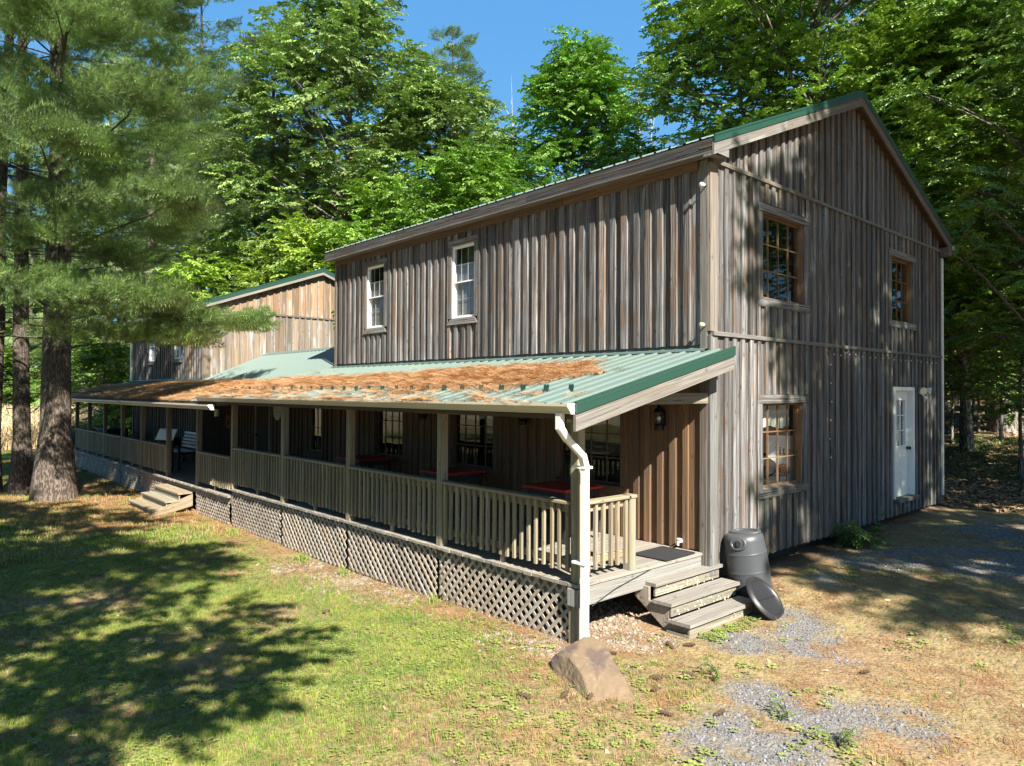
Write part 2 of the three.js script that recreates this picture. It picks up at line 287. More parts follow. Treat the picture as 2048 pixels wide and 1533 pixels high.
function pane(axis, at, u0, u1, y0, y1, w, parent) {
  const g = new THREE.PlaneGeometry(u1 - u0, y1 - y0);
  if (axis === 'x') g.rotateY(Math.PI / 2);
  g.rotateX(R(-0.003, 0.003)); g.rotateY(R(-0.004, 0.004));
  const u = (u0 + u1) / 2, y = (y0 + y1) / 2;
  g.translate(axis === 'z' ? u : at + w, y, axis === 'z' ? at + w : u);
  return part('pane', g, M.glass, parent);
}
// wooden window set deep in the wall: trim boards, jambs, bars and single panes
function woodWindow(parent, { axis, at, u0, u1, y0, y1, cols, rows, bars = M.orangewood, trim = M.grey, trimTone, flip = false, curtain = 0.24 }) {
  const w = node('window', parent), tw = 0.115, T = trimTone || (() => tone(0.95, 1.35, 0.04));
  const add = (n, m, ...a) => part(n, wallBox(axis, at, ...a), m, w);
  add('trim', trim, u0 - tw, u0, y0 - 0.004, y1 + 0.004, 0, 0.05, 'y', T(), 0.002); add('trim', trim, u1, u1 + tw, y0 - 0.004, y1 + 0.004, 0, 0.05, 'y', T(), 0.002);
  add('header', trim, u0 - tw - 0.02, u1 + tw + 0.02, y1 + 0.006, y1 + 0.13, 0, 0.058, 'u', T(), 0.003);
  add('sill', trim, u0 - tw - 0.02, u1 + tw + 0.02, y0 - 0.13, y0 - 0.006, 0, 0.062, 'u', T(), 0.003);
  add('sill', trim, u0 + 0.006, u1 - 0.006, y0 - 0.03, y0 + 0.004, -0.127, 0.004, 'u', T());
  add('jamb', bars, u0 - 0.02, u0 + 0.005, y0, y1, -0.126, 0.003, 'y'); add('jamb', bars, u1 - 0.005, u1 + 0.02, y0, y1, -0.126, 0.003, 'y'); add('jamb', bars, u0 + 0.005, u1 - 0.005, y1 - 0.005, y1 + 0.02, -0.125, 0.002, 'u');
  const f = 0.032, W0 = -0.08, W1 = -0.045;
  add('sash', bars, u0, u0 + f, y0, y1, W0, W1, 'y'); add('sash', bars, u1 - f, u1, y0, y1, W0, W1, 'y'); add('sash', bars, u0 + f, u1 - f, y0, y0 + f, W0, W1 - 0.003, 'u'); add('sash', bars, u0 + f, u1 - f, y1 - f, y1, W0, W1 - 0.003, 'u');
  const cu = (u1 - u0 - 2 * f) / cols, cy = (y1 - y0 - 2 * f) / rows;
  for (let i = 1; i < cols; i++) add('muntin', bars, u0 + f + i * cu - 0.008, u0 + f + i * cu + 0.008, y0 + f, y1 - f, W0 + 0.004, W1 - 0.006, 'y');
  for (let k = 1; k < rows; k++) add('muntin', bars, u0 + f, u1 - f, y0 + f + k * cy - 0.008, y0 + f + k * cy + 0.008, W0 + 0.006, W1 - 0.009, 'u');
  for (let i = 0; i < cols; i++) for (let k = 0; k < rows; k++) pane(axis, at, u0 + f + i * cu + 0.008, u0 + f + (i + 1) * cu - 0.008, y0 + f + k * cy + 0.008, y0 + f + (k + 1) * cy - 0.008, -0.063, w);
  if (curtain) { // gathered valance hanging inside
    const n = 40, pr = []; for (let i = 0; i <= n; i++) pr.push([u0 + (u1 - u0) * i / n, 0.014 * Math.sin(i * 1.1) + 0.006 * Math.sin(i * 2.7)]);
    part('valance', sweep(pr, (u, d, s) => { const y = s ? y1 : y1 - (y1 - y0) * curtain + 0.02 * Math.sin(u * 9); return axis === 'z' ? [u, y, at - 0.2 + d] : [at - 0.2 + d, y, u]; }), M.fabric, w);
  }
  return w;
}
// white double-hung window
function vinylWindow(parent, { axis, at, u0, u1, y0, y1, trimTone }) {
  const w = node('window', parent), tw = 0.1, T = trimTone, add = (n, m, ...a) => part(n, wallBox(axis, at, ...a), m, w);
  add('trim', M.grey, u0 - tw, u0 - 0.002, y0, y1, 0, 0.052, 'y', T(), 0.002); add('trim', M.grey, u1 + 0.002, u1 + tw, y0, y1, 0, 0.052, 'y', T(), 0.002);
  add('header', M.grey, u0 - tw - 0.015, u1 + tw + 0.015, y1 + 0.004, y1 + 0.11, 0, 0.056, 'u', T(), 0.003);
  { const P = []; for (let k = 0; k < 8; k++) { const d = k & 4 ? 0.075 : 0; P.push([(k & 1 ? u1 + tw : u0 - tw) + (k & 2 ? (k & 1 ? -tw + 0.01 : tw - 0.01) : (k & 1 ? 0.02 : -0.02)), k & 2 ? y0 - 0.003 : y0 - 0.12, at + (k & 2 ? d * 0.7 : d)]); } part('sill', hexa(P, 0, T()), M.grey, w); }
  const fr = 0.028, ym = (y0 + y1) / 2;
  for (const [a, b, c, d] of [[u0, u0 + fr, y0, y1], [u1 - fr, u1, y0, y1], [u0 + fr, u1 - fr, y1 - fr, y1], [u0 + fr, u1 - fr, y0, y0 + fr]]) add('frame', M.vinyl, a, b, c, d, -0.058, 0.02);
  const sash = (n, ya, yb, w0) => {
    const s = 0.022; for (const [a, b, c, d] of [[u0 + fr, u0 + fr + s, ya, yb], [u1 - fr - s, u1 - fr, ya, yb], [u0 + fr + s, u1 - fr - s, yb - s, yb], [u0 + fr + s, u1 - fr - s, ya, ya + s]]) add('sash', M.vinyl, a, b, c, d, w0 - 0.03, w0);
    const a = u0 + fr + s, b = u1 - fr - s, c = ya + s, d = yb - s;
    for (let i = 1; i < 3; i++) add('muntin', M.grid, a + (b - a) * i / 3 - 0.003, a + (b - a) * i / 3 + 0.003, c, d, w0 - 0.022, w0 - 0.014);
    add('muntin', M.grid, a, b, (c + d) / 2 - 0.003, (c + d) / 2 + 0.003, w0 - 0.021, w0 - 0.0135);
    pane(axis, at, a, b, c, d, w0 - 0.012, w);
  };
  sash('upper', ym - 0.015, y1 - fr, 0.010); sash('lower', y0 + fr, ym + 0.015, -0.022);
  part('blind', wallBox(axis, at, u0, u1, y0, y0 + (y1 - y0) * 0.76, -0.066, -0.061), M.blind, w);
  return w;
}
// ribbed metal sheets from a high edge to a low edge; P(x, s, h) gives a point, s from 0 (top) to 1 (eave)
function ribbed(parent, x0, x1, P, mat = M.greenmetal, name = 'roof_panel') {
  const n = Math.round((x1 - x0) / 0.915), w = (x1 - x0) / n;
  for (let i = 0; i < n; i++) {
    const a = x0 + i * w, pr = [], lift = (i % 2) * 0.0015 + R(0, 0.001);
    const rib = w / 4;
    for (let k = 0; k < 4; k++) { const c = a + k * rib; pr.push([c, 0], [c + 0.018, 0.021], [c + 0.042, 0.021], [c + 0.06, 0], [c + rib * 0.5, 0], [c + rib * 0.5 + 0.008, 0.004], [c + rib * 0.5 + 0.03, 0.004], [c + rib * 0.5 + 0.038, 0]); }
    pr.push([a + w + 0.02, 0]);
    part(name, sweep(pr, (x, h, s) => P(x, s, h + lift)), mat, parent);
  }
}
const greyTone = () => { const k = R(0.5, 1.3), w = R(-0.05, 0.09) + (rnd() < 0.14 ? 0.07 : 0); return [k * (1 + w), k, k * (1 - w * 0.8)]; };

// ------------------------------------------------------------------ the two-storey lodge
const lodge = thing('lodge', 'two-storey board and batten lodge with green metal roof, weathered grey', 'house');
const LX = -9.97, LZ = -8.8, RID = 7.853, RZ = -4.35, ROOFS = 0.408, roofY = (z) => RID - ROOFS * Math.abs(z - RZ);
{
  const gw1 = { u0: -2.58, u1: -1.30, y0: 4.10, y1: 5.32 }, gw2 = { u0: -7.16, u1: -6.06, y0: 4.11, y1: 5.32 }, gw3 = { u0: -2.55, u1: -1.30, y0: 1.36, y1: 2.58 }, gd = { u0: -7.17, u1: -6.25, y0: 0.74, y1: 2.79 };
  const grow = (h, a, b = a) => ({ u0: h.u0 - a, u1: h.u1 + a, y0: h.y0 - b, y1: h.y1 + b });
  // gable wall, three courses of siding with a belt board between
  const gw = node('gable_wall', lodge);
  const und = (z) => roofY(z) - 0.12;
  sheathing(gw, { axis: 'x', at: 0, outline: [[LZ, 0.45], [LZ, und(LZ)], [RZ, und(RZ)], [0, und(0)], [0, 0.45]], holes: [gw1, gw2, gw3, gd] });
  siding(gw, { axis: 'x', at: 0, u0: LZ, u1: -0.13, y0: 0.43, top: 3.478, holes: [grow(gw3, 0.117, 0.132), grow(gd, 0.07, 0.07)], mat: M.grey, toneOf: greyTone });
  siding(gw, { axis: 'x', at: 0, u0: LZ, u1: -0.13, y0: 3.535, top: 5.735, holes: [grow(gw1, 0.117, 0.132), grow(gw2, 0.117, 0.132)], mat: M.grey, toneOf: greyTone });
  siding(gw, { axis: 'x', at: 0, u0: LZ, u1: 0.0, y0: 5.795, top: (z) => und(z) - 0.02, mat: M.grey, toneOf: greyTone });
  for (const [y, k] of [[3.48, 0], [5.738, 0]]) { // belt boards in three lengths
    const cuts = [LZ, -5.6, -2.85, -0.002]; for (let i = 0; i < 3; i++) part('belt_board', bx(0, 0.075, y, y + 0.052, cuts[i] + 0.003, cuts[i + 1], 2, tone(0.85, 1.15), 0.003), M.trim, gw);
  }
  for (const [y0, y1] of [[0.36, 3.476], [3.536, 5.735]]) part('corner_board', bx(0.0, 0.05, y0, y1, -0.125, 0.046, 1, tone(0.95, 1.2), 0.003), M.trim, gw);
  part('corner_board', bx(-0.02, 0.042, 0.45, 5.7, LZ - 0.03, LZ - 0.002, 1, tone(1, 1.2)), M.trim, gw);
  // front wall above the porch roof and behind the porch
  const fw = node('front_wall', lodge);
  const vA = { u0: -5.50, u1: -4.82, y0: 4.10, y1: 5.45 }, vB = { u0: -8.59, u1: -7.87, y0: 4.11, y1: 5.46 };
  const p1 = { u0: -2.74, u1: -1.44, y0: 1.37, y1: 2.50 }, p2 = { u0: -5.50, u1: -4.28, y0: 1.37, y1: 2.50 }, p3 = { u0: -8.22, u1: -7.12, y0: 1.38, y1: 2.50 };
  sheathing(fw, { axis: 'z', at: 0, outline: [[LX, 0.45], [0, 0.45], [0, 5.86], [LX, 5.86]], holes: [vA, vB, p1, p2, p3] });
  siding(fw, { axis: 'z', at: 0, u0: LX, u1: -0.11, y0: 3.362, top: 5.78, holes: [{ u0: vA.u0 - 0.102, u1: vA.u1 + 0.102, y0: vA.y0 - 0.122, y1: vA.y1 + 0.115 }, { u0: vB.u0 - 0.102, u1: vB.u1 + 0.102, y0: vB.y0 - 0.122, y1: vB.y1 + 0.115 }], mat: M.grey, toneOf: greyTone, battenW: 0.095 });
  siding(fw, { axis: 'z', at: 0, u0: LX, u1: -0.11, y0: 0.66, top: 3.2, holes: [p1, p2, p3].map((h) => grow(h, 0.1, 0.115)), mat: M.brown, toneOf: () => tone(0.85, 1.25, 0.06), battenW: 0.09 });
  part('corner_board', bx(-0.105, -0.001, 3.30, 5.78, 0.0, 0.052, 1, tone(0.95, 1.15), 0.003), M.trim, fw); part('corner_board', bx(-0.105, -0.001, 0.40, 3.02, 0.0, 0.052, 1, tone(0.85, 1.0), 0.003), M.trim, fw);
  part('corner_board', bx(LX - 0.03, LX + 0.05, 3.30, 5.8, 0.0465, 0.06, 1, tone(0.9, 1.1), 0.002), M.trim, fw);
  for (let i = 0; i < 4; i++) part('frieze_board', bx(LX + i * 2.46, LX + i * 2.46 + 2.455, 5.66, 5.79, 0.05, 0.07, 0, tone(0.8, 1.0), 0.002), M.brown, fw);
  part('wall_flashing', sweep([[0.0, 3.35], [0.012, 3.318], [0.14, 3.30], [0.146, 3.272]], (z, y, s) => [s ? 0.03 : LX, y, z + 0.002]), M.greenmetal, fw);
  // rear and far walls
  const rw = node('rear_wall', lodge);
  sheathing(rw, { axis: 'z', at: LZ + 0.13, outline: [[LX, 0.45], [-0.13, 0.45], [-0.13, 5.86], [LX, 5.86]] });
  sheathing(rw, { axis: 'x', at: LX + 0.12, outline: [[LZ + 0.14, 0.45], [LZ + 0.14, und(LZ)], [RZ, und(RZ)], [-0.13, und(0)], [-0.13, 0.45]] });
  siding(rw, { axis: 'x', at: LX - 0.05, u0: LZ, u1: -0.0, y0: 0.6, top: (z) => und(z) - 0.02, mat: M.grey, toneOf: greyTone, pitch: 0.42 });
  part('ground_floor', bx(LX + 0.13, -0.13, 0.5, 0.66, LZ + 0.14, -0.13, 0), M.brown, lodge); part('upper_floor', bx(LX + 0.13, -0.13, 3.2, 3.36, LZ + 0.14, -0.13, 0), M.brown, lodge);
  part('partition', bx(-4.0, -3.9, 0.67, 3.19, LZ + 0.15, -0.14, 1), M.brown, lodge); part('partition', bx(-4.0, -3.9, 3.37, 5.7, LZ + 0.15, -0.14, 1), M.brown, lodge);
  part('foundation', bx(LX + 0.3, -0.3, -0.3, 0.49, LZ + 0.3, -0.3, 0, [1, 1, 1]), M.dark, lodge);
  // windows and the white door
  const tr = () => tone(0.8, 1.1, 0.04);
  woodWindow(lodge, { axis: 'x', at: 0, ...gw1, cols: 4, rows: 3, trimTone: tr, curtain: 0 });
  woodWindow(lodge, { axis: 'x', at: 0, ...gw2, cols: 4, rows: 3, trimTone: tr, curtain: 0 });
  woodWindow(lodge, { axis: 'x', at: 0, ...gw3, cols: 4, rows: 3, trimTone: tr, curtain: 0.3 });
  for (const p of [p1, p2, p3]) woodWindow(lodge, { axis: 'z', at: 0, ...p, cols: 4, rows: 3, trim: M.brown, bars: M.brown, trimTone: () => tone(0.8, 1.0), curtain: 0.24 });
  vinylWindow(lodge, { axis: 'z', at: 0, ...vA, trimTone: tr }); vinylWindow(lodge, { axis: 'z', at: 0, ...vB, trimTone: tr });
  const door = node('door', lodge); door.userData.label = 'white entry door with nine-pane glass';
  const db = (n, m, ...a) => part(n, wallBox('x', 0, ...a), m, door);
  for (const [a, b, c, d] of [[gd.u0 - 0.068, gd.u0 + 0.006, gd.y0, gd.y1 - 0.006], [gd.u1 - 0.006, gd.u1 + 0.068, gd.y0, gd.y1 - 0.006], [gd.u0 - 0.068, gd.u1 + 0.068, gd.y1 - 0.005, gd.y1 + 0.068]]) db('door_frame', M.white, a, b, c, d, -0.127, 0.05);
  db('threshold', M.trim, gd.u0 - 0.07, gd.u1 + 0.07, gd.y0 - 0.07, gd.y0 - 0.002, -0.10, 0.13, 'u');
  const s0 = gd.u0 + 0.011, s1 = gd.u1 - 0.011, g0 = s0 + 0.16, g1 = s1 - 0.16, gy0 = 1.72, gy1 = 2.6, d0 = -0.095, d1 = -0.055;
  for (const [a, b, c, d] of [[s0, g0, gd.y0, gd.y1 - 0.011], [g1, s1, gd.y0, gd.y1 - 0.011], [g0, g1, gy1, gd.y1 - 0.011], [g0, g1, gd.y0, gy0]]) db('door_slab', M.white, a, b, c, d, d0, d1);
  for (const [a, b, c, d] of [[g0 - 0.03, g0, gy0 - 0.03, gy1 + 0.03], [g1, g1 + 0.03, gy0 - 0.03, gy1 + 0.03], [g0, g1, gy1, gy1 + 0.03], [g0, g1, gy0 - 0.03, gy0]]) db('moulding', M.white, a, b, c, d, d1, d1 + 0.014);
  for (let i = 0; i < 2; i++) for (const [a, b] of [[g0 - 0.02, (g0 + g1) / 2 - 0.04], [(g0 + g1) / 2 + 0.04, g1 + 0.02]]) db('door_panel', M.white, a, b, i ? 0.9 : 1.32, i ? 1.24 : 1.6, d1, d1 + 0.008);
  for (let i = 0; i < 3; i++) for (let k = 0; k < 3; k++) { pane('x', 0, g0 + (g1 - g0) * i / 3 + 0.006, g0 + (g1 - g0) * (i + 1) / 3 - 0.006, gy0 + (gy1 - gy0) * k / 3 + 0.006, gy0 + (gy1 - gy0) * (k + 1) / 3 - 0.006, -0.075, door); }
  for (let i = 1; i < 3; i++) { db('muntin', M.white, g0 + (g1 - g0) * i / 3 - 0.008, g0 + (g1 - g0) * i / 3 + 0.008, gy0, gy1, -0.086, -0.06); db('muntin', M.white, g0, g1, gy0 + (gy1 - gy0) * i / 3 - 0.008, gy0 + (gy1 - gy0) * i / 3 + 0.008, -0.084, -0.062); }
  const knob = new THREE.SphereGeometry(0.032, 14, 10); knob.scale(0.8, 1, 1); knob.translate(0.0, 1.66, gd.u0 + 0.06); const rose = new THREE.CylinderGeometry(0.034, 0.034, 0.014, 16); rose.rotateZ(Math.PI / 2); rose.translate(-0.045, 1.66, gd.u0 + 0.06); const stem = new THREE.CylinderGeometry(0.012, 0.012, 0.05, 8); stem.rotateZ(Math.PI / 2); stem.translate(-0.02, 1.66, gd.u0 + 0.06);
  part('knob', [knob, rose, stem], M.darkmetal, door);
  part('curtain', sweep([...Array(30)].map((_, i) => [g0 + (g1 - g0) * i / 29, 0.02 * Math.sin(i * 1.3)]), (u, d, s) => [-0.16 + d, s ? gy1 + 0.05 : gy0 - 0.05, u]), M.fabric, door);
  // roof: ribbed sheets over a board deck, fascias, rakes
  const roof = node('roof', lodge), X0 = -10.2, X1 = 0.22, ZE = 0.23, ZB = -8.98;
  const slope = (za, zb) => (x, s, h) => { const z = za + (zb - za) * s; return [x, roofY(z) + h, z]; };
  ribbed(roof, X0, X1, slope(RZ, ZE)); ribbed(roof, X0, X1, slope(RZ, ZB));
  for (const [za, zb] of [[RZ, ZE - 0.03], [RZ, ZB + 0.03]]) { const P = []; for (let k = 0; k < 8; k++) { const z = k & 4 ? Math.max(za, zb) : Math.min(za, zb); P.push([k & 1 ? X1 - 0.04 : X0 + 0.04, roofY(z) - (k & 2 ? 0.006 : 0.10), z]); } part('roof_deck', hexa(P, 0, [0.6, 0.6, 0.6]), M.trim, roof); }
  part('ridge_cap', sweep([[-0.16, -0.045], [-0.02, 0.034], [0.02, 0.034], [0.16, -0.045]], (a, b, s) => [s ? X1 + 0.01 : X0, RID + b, RZ + a]), M.greentrim, roof);
  for (let i = 0; i < 3; i++) part('fascia', bx(X0 + i * 3.47, X0 + i * 3.47 + 3.465, 5.795, 5.965, ZE - 0.03, ZE - 0.004, 0, tone(0.24, 0.34), 0.002), M.grey, roof);
  for (let i = 0; i < 3; i++) part('soffit', bx(X0 + i * 3.47, X0 + i * 3.47 + 3.465, 5.785, 5.805, 0.075, ZE - 0.002, 0, tone(0.9, 1.2), 0.001), M.trim, roof);
  const rake = (za, zb, c) => {
    const at = (z, d) => roofY(z) - d, P = [], Q = [];
    for (let k = 0; k < 8; k++) { const z = k & 4 ? Math.max(za, zb) : Math.min(za, zb); P.push([k & 1 ? X1 : X1 - 0.03, at(z, k & 2 ? 0.075 : 0.235), z]); Q.push([k & 1 ? X1 + 0.012 : X1 - 0.01, at(z, k & 2 ? -0.03 : 0.085), z]); }
    part('rake_board', hexa(P, 2, c), M.trim, roof); part('rake_trim', hexa(Q, 2, [1, 1, 1]), M.greentrim, roof);
    const S = []; for (let k = 0; k < 8; k++) { const z = k & 4 ? Math.max(za, zb) : Math.min(za, zb); S.push([k & 1 ? X1 - 0.03 : 0.0, at(z, k & 2 ? 0.102 : 0.12), z]); } part('rake_soffit', hexa(S, 2, tone(0.8, 1)), M.brown, roof);
  };
  rake(RZ, -1.7, tone(0.9, 1.1)); rake(-1.703, ZE, tone(1, 1.15)); rake(RZ, ZB, tone(0.8, 0.95));
  { const P = []; for (let k = 0; k < 8; k++) { const z = k & 4 ? ZE - 0.002 : -0.12; P.push([k & 1 ? X1 - 0.002 : 0.06, k & 2 ? roofY(z) - 0.236 : 5.782, z]); } part('eave_return', hexa(P, 2, tone(1, 1.15)), M.trim, roof); }
  { const P = []; for (let k = 0; k < 8; k++) { const z = k & 4 ? -8.72 : ZB + 0.002; P.push([k & 1 ? X1 - 0.002 : 0.06, k & 2 ? roofY(z) - 0.236 : 5.66, z]); } part('eave_return', hexa(P, 2, tone(0.8, 1)), M.trim, roof); }
  part('rear_gutter', sweep([[0, 0], [0.09, 0], [0.12, 0.1], [0.11, 0.1], [0.085, 0.01], [0.01, 0.01], [0.01, 0.1], [0, 0.1]], (a, b, s) => [s ? X1 : X0, 5.80 + b, ZB - a], [0, 1], true), M.white, roof);
  part('rear_downspout', [new THREE.BoxGeometry(0.06, 5.05, 0.08).translate(0.03, 3.1, LZ - 0.09)], M.white, lodge);
  // snow guards peeping over the eave
  for (let i = 0; i < 12; i++) part('snow_guard', new THREE.BoxGeometry(0.08, 0.07, 0.03).translate(-9.6 + i * 0.84, roofY(0.08) + 0.035, 0.08), M.greentrim, roof);
}

// ------------------------------------------------------------------ far wing and the low link between
const WX = -17.2, WX2 = -25.0, WZ = 0.62, WB = -7.06, WRZ = -3.22, WRY = 6.88, wingY = (z) => WRY - 0.368 * Math.abs(z - WRZ);
{
  const wing = thing('side_wing', 'far wing of the lodge with sunlit tan gable and green metal roof', 'house');
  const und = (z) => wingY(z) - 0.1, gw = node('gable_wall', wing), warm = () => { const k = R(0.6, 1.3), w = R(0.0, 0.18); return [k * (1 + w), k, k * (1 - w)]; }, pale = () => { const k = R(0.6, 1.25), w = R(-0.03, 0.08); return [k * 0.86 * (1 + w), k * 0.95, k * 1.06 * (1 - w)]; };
  sheathing(gw, { axis: 'x', at: WX, outline: [[WB, 0.3], [WB, und(WB)], [WRZ, und(WRZ)], [WZ, und(WZ)], [WZ, 0.3]] });
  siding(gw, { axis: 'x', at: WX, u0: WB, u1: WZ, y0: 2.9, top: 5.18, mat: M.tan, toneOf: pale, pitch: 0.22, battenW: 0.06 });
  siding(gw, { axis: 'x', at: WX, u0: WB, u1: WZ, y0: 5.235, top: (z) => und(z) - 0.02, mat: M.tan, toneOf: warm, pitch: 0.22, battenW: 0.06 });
  part('belt_board', bx(WX, WX + 0.07, 5.183, 5.232, WB, WZ, 2, tone(0.6, 0.7), 0.003), M.trim, gw);
  const fw = node('front_wall', wing), wh = [{ u0: -19.95, u1: -19.2, y0: 3.78, y1: 4.85 }, { u0: -22.8, u1: -22.05, y0: 3.78, y1: 4.85 }];
  sheathing(fw, { axis: 'z', at: WZ, outline: [[WX2, 0.3], [WX - 0.13, 0.3], [WX - 0.13, 5.3], [WX2, 5.3]], holes: wh });
  siding(fw, { axis: 'z', at: WZ, u0: WX2, u1: WX, y0: 0.5, top: 5.28, holes: wh.map((h) => ({ u0: h.u0 - 0.102, u1: h.u1 + 0.102, y0: h.y0 - 0.122, y1: h.y1 + 0.115 })), mat: M.grey, toneOf: greyTone, pitch: 0.22 });
  for (const h of wh) vinylWindow(wing, { axis: 'z', at: WZ, ...h, trimTone: () => tone(0.8, 1) });
  const rw = node('rear_wall', wing);
  sheathing(rw, { axis: 'z', at: WB + 0.12, outline: [[WX2, 0.3], [WX - 0.13, 0.3], [WX - 0.13, 5.3], [WX2, 5.3]] });
  sheathing(rw, { axis: 'x', at: WX2 + 0.12, outline: [[WB + 0.13, 0.3], [WB + 0.13, und(WB)], [WRZ, und(WRZ)], [WZ - 0.13, und(WZ)], [WZ - 0.13, 0.3]] });
  part('upper_floor', bx(WX2 + 0.13, WX - 0.13, 3.0, 3.15, WB + 0.13, WZ - 0.13, 0), M.brown, wing);
  const roof = node('roof', wing), X0 = WX2 - 0.2, X1 = WX + 0.22, ZE = WZ + 0.25, ZB = WB - 0.2;
  ribbed(roof, X0, X1, (x, s, h) => { const z = WRZ + (ZE - WRZ) * s; return [x, wingY(z) + h, z]; }); ribbed(roof, X0, X1, (x, s, h) => { const z = WRZ + (ZB - WRZ) * s; return [x, wingY(z) + h, z]; });
  for (const zb of [ZE - 0.02, ZB + 0.02]) { const P = []; for (let k = 0; k < 8; k++) { const z = k & 4 ? Math.max(WRZ, zb) : Math.min(WRZ, zb); P.push([k & 1 ? X1 - 0.04 : X0 + 0.04, wingY(z) - (k & 2 ? 0.006 : 0.09), z]); } part('roof_deck', hexa(P, 0, [0.6, 0.6, 0.6]), M.trim, roof); }
  for (const zb of [ZE, ZB]) { const P = [], Q = []; for (let k = 0; k < 8; k++) { const z = k & 4 ? Math.max(WRZ, zb) : Math.min(WRZ, zb); P.push([k & 1 ? X1 : X1 - 0.03, wingY(z) - (k & 2 ? 0.1 : 0.2), z]); Q.push([k & 1 ? X1 + 0.012 : X1 - 0.01, wingY(z) - (k & 2 ? -0.03 : 0.105), z]); } part('rake_board', hexa(P, 2, tone(1.25, 1.4, 0.02)), M.trim, roof); part('rake_trim', hexa(Q, 2, [1, 1, 1]), M.greentrim, roof); }
  part('ridge_cap', sweep([[-0.16, -0.045], [-0.02, 0.034], [0.02, 0.034], [0.16, -0.045]], (a, b, s) => [s ? X1 + 0.01 : X0, WRY + b, WRZ + a]), M.greentrim, roof);
  part('fascia', bx(X0, X1 - 0.03, wingY(ZE) - 0.19, wingY(ZE) - 0.02, ZE - 0.05, ZE - 0.02, 0, tone(0.8, 0.9)), M.trim, roof); part('soffit', bx(X0, X1 - 0.03, wingY(ZE) - 0.2, wingY(ZE) - 0.192, WZ + 0.05, ZE - 0.02, 0, tone(0.9, 1)), M.trim, roof);
  part('gutter', sweep([[0, 0], [0.08, 0], [0.11, 0.1], [0.1, 0.1], [0.075, 0.01], [0.01, 0.01], [0.01, 0.1], [0, 0.1]], (a, b, s) => [s ? X1 : X0, wingY(ZE) - 0.14 + b, ZE - 0.02 + a], [0, 1], true), M.gutter, roof);
  part('downspout', [new THREE.BoxGeometry(0.07, 2.2, 0.06).translate(WX2 + 0.06, 4.2, WZ + 0.09)], M.white, wing);

  const link = thing('link_section', 'low connecting section between lodge and far wing, green roof strewn with needles', 'house');
  const lw = node('front_wall', link), d1 = { u0: -14.58, u1: -13.72, y0: 0.5, y1: 2.5 }, w1 = { u0: -11.42, u1: -10.66, y0: 1.25, y1: 2.4 };
  sheathing(lw, { axis: 'z', at: 0, outline: [[WX, 0.3], [LX - 0.01, 0.3], [LX - 0.01, 3.2], [WX, 3.2]], holes: [w1] });
  siding(lw, { axis: 'z', at: 0, u0: WX, u1: LX - 0.01, y0: 0.5, top: 3.1, holes: [{ u0: d1.u0 - 0.09, u1: d1.u1 + 0.09, y0: 0.5, y1: d1.y1 + 0.09 }, { u0: w1.u0 - 0.12, u1: w1.u1 + 0.12, y0: w1.y0 - 0.132, y1: w1.y1 + 0.132 }], mat: M.brown, toneOf: () => tone(0.5, 0.8), pitch: 0.22 });
  woodWindow(link, { axis: 'z', at: 0, ...w1, cols: 2, rows: 2, trim: M.brown, bars: M.treated, trimTone: () => tone(0.6, 0.8), curtain: 0 });
  const dr = node('door', link); part('slab', bx(d1.u0, d1.u1, 0.5, d1.y1, 0.0, 0.03, 1, tone(0.25, 0.3)), M.brown, dr); for (const u of [d1.u0 - 0.085, d1.u1 + 0.005]) part('door_frame', bx(u, u + 0.08, 0.5, d1.y1, 0, 0.05, 1, tone(1, 1.1)), M.treated, dr); part('door_frame', bx(d1.u0 - 0.085, d1.u1 + 0.085, d1.y1 + 0.002, d1.y1 + 0.085, 0, 0.052, 0, tone(0.8, 0.9)), M.brown, dr);
  const kn = new THREE.SphereGeometry(0.035, 12, 8).translate(d1.u0 + 0.07, 1.5, 0.06); part('knob', kn, M.darkmetal, dr);
  part('floor', bx(WX + 0.02, LX - 0.02, 0.36, 0.48, -4.5, -0.14, 0), M.brown, link); sheathing(node('rear_wall', link), { axis: 'z', at: -4.4, outline: [[WX + 0.02, 0.3], [LX - 0.16, 0.3], [LX - 0.16, 3.0], [WX + 0.02, 3.0]] });
  const roof2 = node('roof', link), RY = 3.92, LRZ = -1.34;
  const ly = (z) => (z > 0.65 ? 3.2 - 0.235 * z : z > LRZ ? RY - 0.4398 * (z - LRZ) : RY - 0.4398 * (LRZ - z));
  ribbed(roof2, WX + 0.04, LX - 0.06, (x, s, h) => { const z = LRZ + (0.65 - LRZ) * s; return [x, ly(z) + h, z]; });
  ribbed(roof2, WX + 0.04, LX - 0.06, (x, s, h) => { const z = LRZ + (-4.6 - LRZ) * s; return [x, ly(z) + h, z]; });
  part('ridge_cap', sweep([[-0.14, -0.04], [-0.02, 0.036], [0.02, 0.036], [0.14, -0.04]], (a, b, s) => [s ? LX - 0.06 : WX + 0.05, RY + b, LRZ + a]), M.greenmetal, roof2);
  for (const zb of [0.65, -4.6]) { const P = []; for (let k = 0; k < 8; k++) { const z = k & 4 ? Math.max(LRZ, zb) : Math.min(LRZ, zb); P.push([k & 1 ? LX - 0.08 : WX + 0.05, ly(z) - (k & 2 ? 0.006 : 0.1), z]); } part('roof_deck', hexa(P, 0, [0.5, 0.5, 0.5]), M.brown, roof2); }
}
